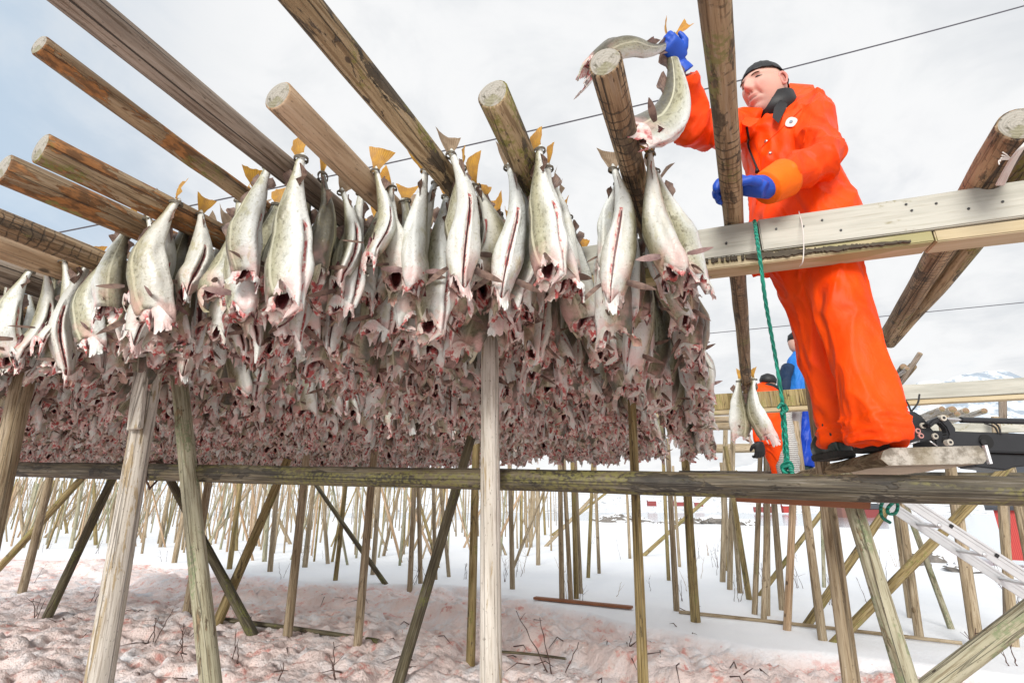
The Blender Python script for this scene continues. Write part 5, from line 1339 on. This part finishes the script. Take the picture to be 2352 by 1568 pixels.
# wires across the sky
CABLE = plain('dark_cable', (.09, .085, .10), .5)
a, b = at_F(2500, -7, 9), at_F(-100, 603, 9.6); P = [a + (b - a) * i / 30 - np.array([0, 0, .35 * 4 * (i / 30) * (1 - i / 30)]) + np.array([0, 0, .26]) for i in range(31)]
mb = MB(); mb.tube(P, .0165, 8); tag(mb.build('overhead_cable', CABLE, smooth=True), 'dark overhead cable slanting across the sky behind the worker\'s cap', 'cable')
a, b = at_F(1400, 788, 30), at_F(2500, 680, 26); mb = MB(); mb.tube([a + (b - a) * i / 20 for i in range(21)], .024, 6); tag(mb.build('overhead_wire', CABLE, smooth=True), 'thin faint wire low in the sky behind the worker\'s legs', 'wire')

# ---------------------------------------------------------------- loader boom
BLK = plain('black_paint', (.022, .023, .026), .42, .1, .3, 9, .15); RUB = plain('hose_rubber', (.015, .015, .016), .6); STEEL = plain('piston_steel', (.62, .62, .62), .25, .9); PIN = plain('pin_washer', (.60, .56, .48), .5, .3); PINR = plain('pin_red_ring', (.62, .30, .27), .5)
FB = 3.25
def lpt(u, v, F=FB): return vec(at_F(u, v, F))
boom = empty('loader_boom', lpt(2250, 1030)); tag(boom, 'black hydraulic loader boom with pinned links reaching in from the right edge', 'loader')
def plate(name, px, F, th, mat, par=boom, bev=.008):
    P = [lpt(u, v, F) for u, v in px]; n = len(P); mb = MB(); V = P + [p + Vector((0, th, 0)) for p in P]
    mb.add(V, [tuple(range(n)), tuple(range(2 * n - 1, n - 1, -1))] + [(i, n + i, n + (i + 1) % n, (i + 1) % n) for i in range(n)])
    return child_world(mb.build(name, mat, bevel=bev), par)
plate('boom_beam', [(2146, 988), (2440, 998), (2440, 1043), (2240, 1037), (2150, 1030)], FB, .20, BLK)
plate('lower_beam', [(2235, 1040), (2440, 1048), (2440, 1062), (2330, 1073), (2311, 1080), (2243, 1072), (2225, 1055)], FB + .03, .14, BLK)
plate('coupler_plate', [(2070, 928), (2084, 944), (2100, 943), (2118, 954), (2131, 970), (2142, 985), (2158, 999), (2153, 1008), (2120, 1014), (2094, 1018), (2066, 1018), (2060, 960)], FB - .06, .04, BLK)
plate('coupler_plate', [(2070, 928), (2084, 944), (2100, 943), (2118, 954), (2131, 970), (2142, 985), (2158, 999), (2153, 1008), (2120, 1014), (2094, 1018), (2066, 1018), (2060, 960)], FB + .20, .04, BLK)
plate('curved_link', [(2131, 974), (2142, 963), (2158, 956), (2166, 951), (2174, 955), (2186, 969), (2197, 983), (2196, 998), (2189, 1014), (2184, 1021), (2176, 1018), (2175, 1008), (2179, 996), (2173, 981), (2160, 968), (2150, 973), (2139, 982)], FB - .12, .05, BLK)
mb = MB(); mb.tube([lpt(2207, 964, FB + .02), lpt(2450, 970, FB + .02)], .019, 18); child_world(mb.build('cylinder', BLK, smooth=True, auto=.8), boom)
mb = MB(); mb.tube([lpt(2166, 961, FB + .02), lpt(2209, 964, FB + .02)], .0095, 14); child_world(mb.build('piston_rod', STEEL, smooth=True, auto=.8), boom)
for u, v, m in [(2168, 959, PIN), (2121, 977, PIN), (2109, 989, PINR), (2116, 1000, PINR), (2149, 1001, PIN), (2183, 1015, PIN)]:
    mb = MB(); f_ = FB - .132 if v in (959, 1015) else FB - .070; p = lpt(u, v, f_); mb.tube([p, p + Vector((0, .03, 0))], .019 if m is PIN else .017, 16); pin = child_world(mb.build('pin', m, smooth=True, auto=.7), boom)
    mb = MB(); mb.tube([p + Vector((0, -.004, 0)), p + Vector((0, .01, 0))], .008, 10); child_world(mb.build('pin_hole', BLK, smooth=True, auto=.7), pin)
hole = MB(); c_ = lpt(2266, 1013, FB - .004); hole.tube([c_, c_ + Vector((0, .03, 0))], .045, 24); ho = hole.build('access_hole', plain('hole_dark', (.004, .004, .004), .6), smooth=True, auto=.7); child_world(ho, boom)
mb = MB(); c_ = lpt(2260, 1015, FB - .012); mb.tube([c_, c_ + Vector((0, .03, 0))], .018, 14); child_world(mb.build('hose_fitting', RUB, smooth=True, auto=.7), boom)
for px in ([(2070, 908, FB), (2084, 925, FB), (2093, 945, FB)], [(2112, 905, FB), (2108, 925, FB), (2094, 944, FB)], [(2262, 972, FB), (2284, 980, FB), (2293, 996, FB)], [(2285, 972, FB), (2294, 980, FB), (2299, 998, FB)]):
    strand('hose', px, .0055, RUB, boom, 8)
for (a, b) in (((2088, 1020), (2112, 1012)), ((2135, 1012), (2153, 1024))):
    mb = MB(); mb.tube([lpt(*a, FB - .1), lpt(*b, FB - .1)], .005, 8); child_world(mb.build('locking_rod', STEEL, smooth=True), boom)

# ---------------------------------------------------------------- stacked poles and timbers behind the loader
for i, (u, v, r, du, dv) in enumerate([(2164, 939, 6.5, -90, 34), (2188, 940, 8, -90, 30), (2198, 950, 6.5, -85, 22), (2219, 943, 7, -90, 26), (2261, 943, 6.5, -95, 30)]):
    a = at_F(u, v, 6.0); b = at_F(u + du, v + dv, 7.6); rr = r * camdepth(a) / FPX
    o = pole('stacked_pole', a, b, rr, rr, W['pale'], END2, seed=700 + i, n=14, seg=.4); tag(o, ['pale stacked pole with a brown sawn end, leftmost above the loader', 'thickest stacked pole with a dark mossy sawn end above the loader', 'stacked pole with a red brown end tucked under the mossy one', 'pale stacked pole fourth from the left above the loader', 'pale stacked pole alone at the right above the loader'][i], 'pole', 'stacked poles above the loader')
def timber(a, b, F0, F1, hh, th, mat, name, label, cat='beam'):
    A, B = vec(at_F(*a, F0)), vec(at_F(*b, F1)); mb = MB(); d = B - A; up_ = Vector((0, 0, 1)); s = up_.cross(d).normalized()
    mb.box((A + B) / 2, d.length / 2, th, hh, (d, s, d.cross(s))); tag(mb.build(name, mat, bevel=.004), label, cat)
timber((2120, 985), (2450, 979), 5.9, 5.6, .055, .03, BEAM, 'sawn_timber', 'pale sawn timber just behind the loader cylinder')
for i, (a, b, F0, F1, r, m, lab) in enumerate([((2114, 811), (2060, 892), 5.6, 6.0, .028, 'grey', 'long thin grey pole sticking up behind the worker\'s right calf'), ((2097, 840), (2062, 882), 5.8, 6.2, .045, 'mossy', 'short mossy stub leaning behind the worker\'s calf'), ((2075, 842), (2060, 862), 5.5, 6.1, .035, 'brown', 'short brown stub close behind the worker\'s calf'), ((2084, 846), (2058, 866), 5.4, 6.0, .022, 'pale', 'pale splintered stick among the stubs behind the worker\'s calf')]):
    tag(pole('leaning_pole', at_F(*a, F0), at_F(*b, F1), r, r, W[m], END2, seed=720 + i, n=12, seg=.3), lab, 'pole')
leg_px((2307, 1075), (2303, 913), 16, 'grey', 'pale grey post between the far beam and the loader', base_q=7.4, seed=735, n=12, top_z=at_q(2303, 905, 7.4)[2])

# ---------------------------------------------------------------- aluminium ladder
t = NT('ladder_aluminium', .38); o = t.obj(); t.color(t.mix(t.noise(o, 14, 4), (.60, .62, .64), (.76, .77, .78))); t.b.inputs['Metallic'].default_value = .55; ALU = t.mat
lad = empty('aluminium_ladder', at_F(2210, 1240, 3.55)); tag(lad, 'aluminium ladder slanting down to the right beneath the bar', 'ladder')
a, b = vec(at_F(2060, 1134, 3.60)), vec(at_F(2480, 1406, 3.45)); d = (b - a).normalized(); dep = Vector((.25, .968, .0)); dep = (dep - d * dep.dot(d)).normalized(); upv = dep.cross(d).normalized(); upv = upv if upv.z > 0 else -upv
for k in (0, 1):
    mb = MB(); c_ = (a + b) / 2 + dep * (.38 * k); L_ = (b - a).length / 2
    mb.box(c_, L_, .012, .034, (d, dep, upv)); mb.box(c_ - dep * .013 + upv * .030, L_, .006, .007, (d, dep, upv)); mb.box(c_ - dep * .013 - upv * .028, L_, .005, .009, (d, dep, upv)); mb.box(c_ - dep * .013 + upv * .004, L_, .003, .003, (d, dep, upv))
    child_world(mb.build('rail', ALU), lad)
Lr = (b - a).length; s_ = .06
while s_ < Lr:
    p = a + d * s_; mb = MB(); mb.tube([p - dep * .0, p + dep * .38], .014, 10); child_world(mb.build('rung', ALU, smooth=True), lad)
    mb = MB(); mb.box(p - dep * .017 + upv * .014, .011, .004, .012, (d, dep, upv)); child_world(mb.build('rung_plug', RUB, bevel=.002), lad)
    mb = MB(); q = p - d * .055 - upv * .026 - dep * .016; mb.tube([q, q - dep * .008], [.016, .012], 12); child_world(mb.build('rivet', ALU, smooth=True), lad)
    s_ += .28
mb = MB()
for k in range(7): mb.box(a + d * (1.02 + .02 * k) - dep * .0165 + upv * (.012 + .002 * math.sin(k * 3)), .006, .001, .004 + .0015 * (k % 2), (d, dep, upv))
child_world(mb.build('rail_print', RUB), lad)

# ---------------------------------------------------------------- white net bundle
t = NT('white_net', .8); o = t.obj(False); w = t.n('ShaderNodeTexWave', _wave_type='BANDS', _bands_direction='Z', Vector=o, Scale=14.0, Distortion=2.5, Detail=2.0).outputs[1]
t.color(t.mix(w, (.52, .50, .47), (.80, .79, .76))); t.bump(w, .8, .03); NET = t.mat
P = spline([(*at_F(1802, 925, 5.9), .05), (*at_F(1806, 980, 5.9), .09), (*at_F(1810, 1040, 5.9), .12), (*at_F(1812, 1092, 5.9), .13)], 5)
V, F = limb(P[:, :3], P[:, 3], 22, .7); mb = MB(); mb.add([vec(v) * 1.0 + Vector((.012 * math.sin(v[2] * 31 + v[0] * 60), 0, 0)) for v in V], F); tag(mb.build('net_bundle', NET, smooth=True), 'white folded net bundle hanging behind the green rope', 'net')

# ---------------------------------------------------------------- two more workers on the farther rack
def worker(loc, label):
    o = empty('person', loc); tag(o, label, 'person'); return o
BLUEJ = oilskin('blue_jacket', (.015, .14, .52), (.03, .22, .66), .5); NAVY = oilskin('navy_sleeve', (.008, .022, .055), (.015, .035, .08), .6); BLUET = oilskin('blue_trousers', (.004, .035, .33), (.01, .06, .46), .35); GREYT = oilskin('grey_trousers', (.30, .28, .28), (.38, .36, .36), .7)
FW = 6.2
def wp(u, v, F=FW): return at_F(u - 4, v + 8, F)
w2 = worker(wp(1845, 1080), 'worker in a blue jacket seen from behind, standing past the orange trousers')
def lb(name, px, mats, par, n=18, flat=.8, vox=.016, fold=.006):
    P = spline([(*wp(u, v, F), r) for u, v, F, r in px], 4); return fuse(name, [limb(P[:, :3], P[:, 3], n, flat)], vox, 3, [mats], par, lambda p: fold * (ridge(p, 7, 7, 4) - .6))
lb('jacket', [(1848, 925, FW, .17), (1850, 880, FW, .20), (1850, 840, FW, .21), (1846, 812, FW, .17), (1840, 796, FW, .08)], BLUEJ, w2)
lb('sleeve', [(1815, 832, FW - .1, .085), (1806, 860, FW - .15, .085), (1806, 895, FW - .2, .075), (1822, 918, FW - .3, .065), (1846, 908, FW - .35, .055)], NAVY, w2)
lb('trousers', [(1851, 915, FW, .14), (1855, 950, FW, .10), (1857, 1010, FW, .088), (1859, 1064, FW, .082)], BLUET, w2)
lb('trouser_leg', [(1834, 915, FW, .12), (1829, 950, FW, .088), (1827, 1010, FW, .078), (1825, 1066, FW, .072)], GREYT, w2)
bd = MB(); V, F = limb([wp(1838, 800), wp(1834, 790), wp(1832, 780), wp(1832, 768), wp(1832, 758)], [.055, .085, .095, .085, .03], 18); bd.add(V, F); child_world(bd.build('body', plain('neck_skin', (.55, .33, .26), .5), smooth=True), w2)
bd = MB(); V, F = limb([wp(1832, 776), wp(1832, 764), wp(1832, 752)], [.10, .095, .03], 18); bd.add(V, F); child_world(bd.build('cap', BLACK, smooth=True), w2)
for u, v in ((1856, 1074), (1822, 1077)):
    p = vec(wp(u, v + 2)); mb = MB(); V, F = limb([p + Vector((.08, .03, .03)), p + Vector((0, 0, .035)), p + Vector((-.12, -.03, .025)), p + Vector((-.17, -.04, .015))], [.045, .052, .045, .02], 14); mb.add(V, F); child_world(mb.build('boot', BOOT, smooth=True), w2)
w3 = worker(wp(1768, 1040, 5.9), 'worker in orange with a dark cap, half hidden by the farther beam')
lb('jacket', [(1772, 1016, 5.9, .13), (1771, 970, 5.9, .165), (1768, 925, 5.9, .19), (1766, 900, 5.9, .19), (1768, 886, 5.9, .15), (1772, 878, 5.9, .07)], ORANGE, w3)
lb('yoke', [(1746, 888, 5.86, .03), (1755, 882, 5.85, .045), (1768, 879, 5.84, .05), (1782, 881, 5.85, .045), (1790, 886, 5.86, .03)], BLACK, w3, fold=.002)
lb('sleeve', [(1748, 905, 5.8, .08), (1744, 940, 5.75, .075), (1746, 980, 5.7, .068), (1748, 1010, 5.68, .06)], ORANGE, w3)
lb('trousers', [(1776, 1005, 5.9, .13), (1782, 1030, 5.95, .11), (1792, 1060, 5.98, .10), (1800, 1100, 6.0, .09), (1804, 1135, 6.0, .09)], ORANGE, w3)
bd = MB(); V, F = limb([wp(1773, 882, 5.9), wp(1771, 874, 5.9), wp(1769, 866, 5.9), wp(1768, 858, 5.9), wp(1768, 853, 5.9)], [.055, .07, .085, .07, .03], 18); bd.add(V, F); child_world(bd.build('body', plain('neck_skin2', (.55, .33, .26), .5), smooth=True), w3)
bd = MB(); V, F = limb([wp(1769, 873, 5.9), wp(1768, 864, 5.9), wp(1767, 855, 5.9), wp(1767, 850, 5.9)], [.088, .098, .075, .02], 18); bd.add(V, F); child_world(bd.build('cap', BLACK, smooth=True), w3)
fuse('glove', hand_solids(wp(1749, 1020, 5.66), (1, 0, 0), (-.1, 0, -1), (0, -1, 0), 1.2, .02, 1, 1.25), .008, 1, [BLACK], w3)
a, b = at_F(1560, 1090, 6.45), at_F(2500, 1096, 5.6); tag(pole('walking_bar', a, b, .05, .05, W['wet'], seed=740, n=12, seg=.5), 'farther walking bar mostly hidden behind the near mossy bar, under the blue worker', 'pole')

# ---------------------------------------------------------------- shore: houses, rocks
def house(x, y, z, w, d, h, rot, wall, roof, label, windows=0):
    root = empty('house', (x, y, z)); root.rotation_euler = (0, 0, rot); tag(root, label, 'house')
    mb = MB(); mb.add([(-w, -d, 0), (w, -d, 0), (w, d, 0), (-w, d, 0), (-w, -d, h), (w, -d, h), (w, d, h), (-w, d, h), (-w, 0, h + d * .8), (w, 0, h + d * .8)], [(0, 1, 5, 4), (2, 3, 7, 6), (1, 2, 6, 9, 5), (3, 0, 4, 8, 7), (3, 2, 1, 0), (4, 5, 9, 8), (6, 7, 8, 9)])
    mb.build('wall', wall, root)
    mb = MB(); e_ = .12 * d
    for s in (-1, 1): mb.prism([(-w - e_, 0), (w + e_, 0), (w + e_, math.hypot(d, d * .8) * 1.12), (-w - e_, math.hypot(d, d * .8) * 1.12)], (0, 0, h + d * .8 + .06 * d), (1, 0, 0), Vector((0, s, -.8)).normalized(), Vector((0, s * .8, 1)).normalized(), .08 * d)
    mb.build('roof', roof, root)
    if windows:
        for k in range(windows):
            xx = -w + 2 * w * (k + .7) / (windows + .4); mb = MB(); fw = .16 * h
            for (cx, cz, hx, hz_) in ((xx, h * .75, fw * 1.3, .03 * h), (xx, h * .33, fw * 1.3, .03 * h), (xx - fw * 1.15, h * .54, .03 * h, .18 * h), (xx + fw * 1.15, h * .54, .03 * h, .18 * h), (xx, h * .54, .018 * h, .18 * h)): mb.box((cx, -d - .03, cz), hx, .03, hz_)
            fr_ = mb.build('window', plain('white_trim', (.8, .8, .78), .5), root) if not bpy.data.materials.get('white_trim') else mb.build('window', bpy.data.materials['white_trim'], root)
            mb = MB(); mb.box((xx, -d - .008, h * .54), fw * 1.12, .006, .18 * h); mb.build('pane', plain('window_glass', (.45, .52, .58), .1) if not bpy.data.materials.get('window_glass') else bpy.data.materials['window_glass'], fr_)
    return root
t = NT('red_cladding', .7); o = t.obj(False); wv = t.n('ShaderNodeTexWave', _bands_direction='X', Vector=o, Scale=5.0).outputs[1]
t.color(t.mix(wv, (.36, .035, .03), (.47, .055, .045))); t.bump(wv, .4, .02); REDC = t.mat
DROOF = plain('dark_roof', (.055, .06, .07), .7); SROOF = plain('snowy_roof', (.82, .84, .87), .7); ORG = plain('ochre_wall', (.60, .27, .07), .7); BRN = plain('brown_wall', (.22, .11, .09), .8); WHW = plain('white_wall', (.74, .74, .72), .7); DRED = plain('dark_red_wall', (.24, .05, .05), .7); YEL = plain('yellow_wall', (.58, .38, .10), .7)
hp = at_F(2314, 1285, 24); _a = math.radians(-44); house(hp[0] + 3.2 * math.cos(_a) - 2.2 * math.sin(_a), hp[1] + 3.2 * math.sin(_a) + 2.2 * math.cos(_a), hp[2], 3.2, 2.2, 2.15, _a, REDC, DROOF, 'red clad house with a dark roof and white window at the right edge', 2)
def far_house(u, v, F, w, h, wall, roof, label): p = at_F(u, v, F); house(p[0], p[1], p[2] - 1, w, w * .55, h + 1, RNG.uniform(-.4, .4), wall, roof, label)
for (u, v, F, w, h, wl, rf, lab) in [(1497, 1160, 640, 5, 5, DRED, SROOF, 'dark red far house with a snowy roof, leftmost across the water'), (1560, 1160, 650, 6, 4, DRED, SROOF, 'long low red far house second from the left across the water'), (1605, 1161, 660, 5, 4, DRED, SROOF, 'small red far house right of the long low one'),
  (1742, 1173, 420, 3.5, 3.2, DRED, SROOF, 'tiny red far house left of the upright leg below the rope'), (1768, 1174, 430, 4.5, 4, DRED, SROOF, 'red far house just right of the upright leg below the rope'), (1811, 1174, 430, 4.5, 4.2, REDC, SROOF, 'bright red far house by the knotty leg'),
  (1944, 1188, 300, 4.8, 8, BRN, SROOF, 'tall brown red far building between the two greenish legs'), (2003, 1188, 300, 6, 4.6, DRED, DROOF, 'dark red boathouse with a dark roof by the rope loop'), (2020, 1166, 700, 10, 6, YEL, SROOF, 'pale yellow far house above the dark roofed boathouse'),
  (2105, 1160, 720, 9, 7, ORG, SROOF, 'ochre far house seen past the ladder top'), (2172, 1164, 700, 9, 9, ORG, SROOF, 'ochre far house right of the ladder rail'), (2222, 1168, 680, 8, 8, ORG, SROOF, 'ochre far house at the top of the long brace'), (2245, 1180, 560, 8, 5, YEL, SROOF, 'wide yellow far house by the waterline'), (2270, 1180, 560, 7, 5, ORG, SROOF, 'ochre far house right of the wide yellow one'), (2290, 1181, 550, 6, 4, BRN, SROOF, 'brown far house nearest the red house'),
  (2160, 1142, 900, 10, 8, WHW, SROOF, 'white far house high on the far slope')]:
    far_house(u, v, F, w, h, wl, rf, lab)
t = NT('shore_rock', .85); o = t.obj(); nn = t.n('ShaderNodeSeparateXYZ', Vector=t.n('ShaderNodeNewGeometry').outputs['Normal']).outputs[2]; n = t.noise(o, 6, 5, .65)
c = t.mix(n, (.07, .065, .06), (.28, .25, .22)); c = t.mix(t.step(t.math('ADD', nn, t.math('MULTIPLY', t.math('SUBTRACT', n, .5), 1.2)), .62, .74), c, (.85, .87, .9)); t.color(c); t.bump(n, .8, .05); ROCK = t.mat
def rock(p, sx, sy, sz, seed, label, group=None):
    bm = bmesh.new(); bmesh.ops.create_icosphere(bm, subdivisions=3, radius=1)
    for v in bm.verts:
        k = 1 + .5 * mnoise.noise(v.co * 1.3 + Vector((seed, 0, 0))) + .2 * mnoise.noise(v.co * 3.7 + Vector((0, seed, 0))); v.co = Vector((v.co.x * sx, v.co.y * sy, v.co.z * sz)) * k
    me = bpy.data.meshes.new('rock'); bm.to_mesh(me); bm.free(); o = link('rock', me, [ROCK], smooth=False); o.location = p; tag(o, label, 'rock', group)
for i, (u, v, s, lab) in enumerate([(2128, 1288, .30, 'knobbly brown boulder in the snow left of the ladder'), (2100, 1297, .14, 'low dark rock beside the knobbly boulder'), (2225, 1312, .34, 'flat grey rock under the ladder rail'), (2352, 1258, .55, 'large rounded rock in front of the red house')]):
    p = at_z(u, v, 0); p = at_z(u, v, gz(p[0], p[1])); rock((p[0], p[1], p[2] + s * .2), s * 1.3, s, s * (.8 if i != 2 else .35), 3 + i * 5.1, lab)
for i in range(26):
    u = 1372 + 14 * i + RNG.uniform(-5, 5); v = 1203 - 6 * math.sin(i * .5) + RNG.uniform(-5, 6); p = at_F(u, v, RNG.uniform(44, 54)); s = RNG.uniform(.35, .9)
    rock(p, s * 1.5, s, s * .7, i * 3.3, 'dark snow capped shore rock along the far edge of the snow field', 'shore rocks')
# dry stems in the snow
STEM = plain('dry_stem', (.085, .045, .035), .8); STRAW = plain('dry_straw', (.34, .23, .14), .8)
def stems(u, v, n, hgt, mat, label, group, rad=.0035, fan=.25, knob=True):
    p = at_z(u, v, 0); p = at_z(u, v, gz(p[0], p[1])); mb = MB()
    for k in range(n):
        o_ = Vector((p[0] + RNG.uniform(-.06, .06), p[1] + RNG.uniform(-.06, .06), gz(p[0], p[1]) - .03)); d = Vector((RNG.gauss(0, fan), RNG.gauss(0, fan), 1)); h_ = hgt * RNG.uniform(.6, 1.1); pts = []
        for i in range(8): pts.append(o_ + d * (h_ * i / 7) + Vector((RNG.gauss(0, .006), RNG.gauss(0, .006), 0)) * (i > 0))
        rads = [rad * (1.25 if (knob and i % 2) else .85) * (1 - .5 * i / 7) for i in range(8)]; mb.tube(pts, rads, 5)
        for b_ in range(RNG.choice([0, 1, 2])):
            i = RNG.randrange(3, 7); q = pts[i]; mb.tube([q, q + Vector((RNG.gauss(0, .06), RNG.gauss(0, .06), RNG.uniform(.03, .10)))], [rad * .6, rad * .25], 4)
    tag(mb.build('dry_plant', mat, smooth=True), label, 'plant', group)
for (u, v, n, h_, lab) in [(1278, 1540, 3, .55, 'cluster of dark upright dry stems right of the middle post'), (345, 1470, 3, .42, 'dark dry stalks between the two pale posts'), (90, 1420, 4, .35, 'dark dry twigs at the foot of the dark slanting leg at left'), (755, 1560, 2, .30, 'bent dark twig low in the bloody snow at left of centre'), (215, 1390, 2, .35, 'thin leaning dry stalk just left of the board post'), (1450, 1490, 2, .22, 'short dark stalks beside the olive brown post below the bar'), (2258, 1560, 2, .3, 'dark beaded stalks by the mossy brace in the lower right corner'), (2330, 1555, 2, .2, 'curved dark twig at the lower right corner'), (530, 1540, 2, .28, 'thin dark twigs right of the greenish post'), (640, 1560, 1, .2, 'single dark twig near the bottom edge left of centre'), (410, 1500, 2, .3, 'dark broken twig beside the greenish post')]:
    stems(u, v, n, h_, STEM, lab, None, .006)
for i in range(46):
    u, v = RNG.uniform(1150, 2330), RNG.uniform(1235, 1390); 
    if u < 1250: v = RNG.uniform(1300, 1340)
    stems(u, v, RNG.choice([1, 2, 3, 4]), RNG.uniform(.35, .6), STEM if RNG.random() < .6 else STRAW, 'wispy dry plant sticking out of the clean snow on the right', 'dry plants in the clean snow', .004, .16)
for i in range(22):
    stems(RNG.uniform(20, 1100), RNG.uniform(1250, 1345), RNG.choice([1, 2, 3]), RNG.uniform(.3, .5), STEM, 'wispy dry plant among the rack posts on the left', 'dry plants among the posts', .004, .2)
for i in range(60):
    u, v = RNG.uniform(20, 1750), RNG.uniform(1380, 1565); p = at_z(u, v, 0); p = at_z(u, v, gz(p[0], p[1])); a = RNG.uniform(0, 6.28); L_ = RNG.uniform(.08, .30); q = p + np.array([math.cos(a) * L_, math.sin(a) * L_, RNG.uniform(.0, .05)]); m_ = (p + q) / 2 + np.array([RNG.gauss(0, .02), RNG.gauss(0, .02), .01])
    q[2] = gz(q[0], q[1]) + .012; m_[2] = max(m_[2], gz(m_[0], m_[1]) + .01); mb = MB(); mb.tube([p, m_, q], [.006, .005, .002], 5); tag(mb.build('twig', STEM, smooth=True), 'small dark twig lying on the bloody snow', 'twig', 'twigs on the bloody snow')
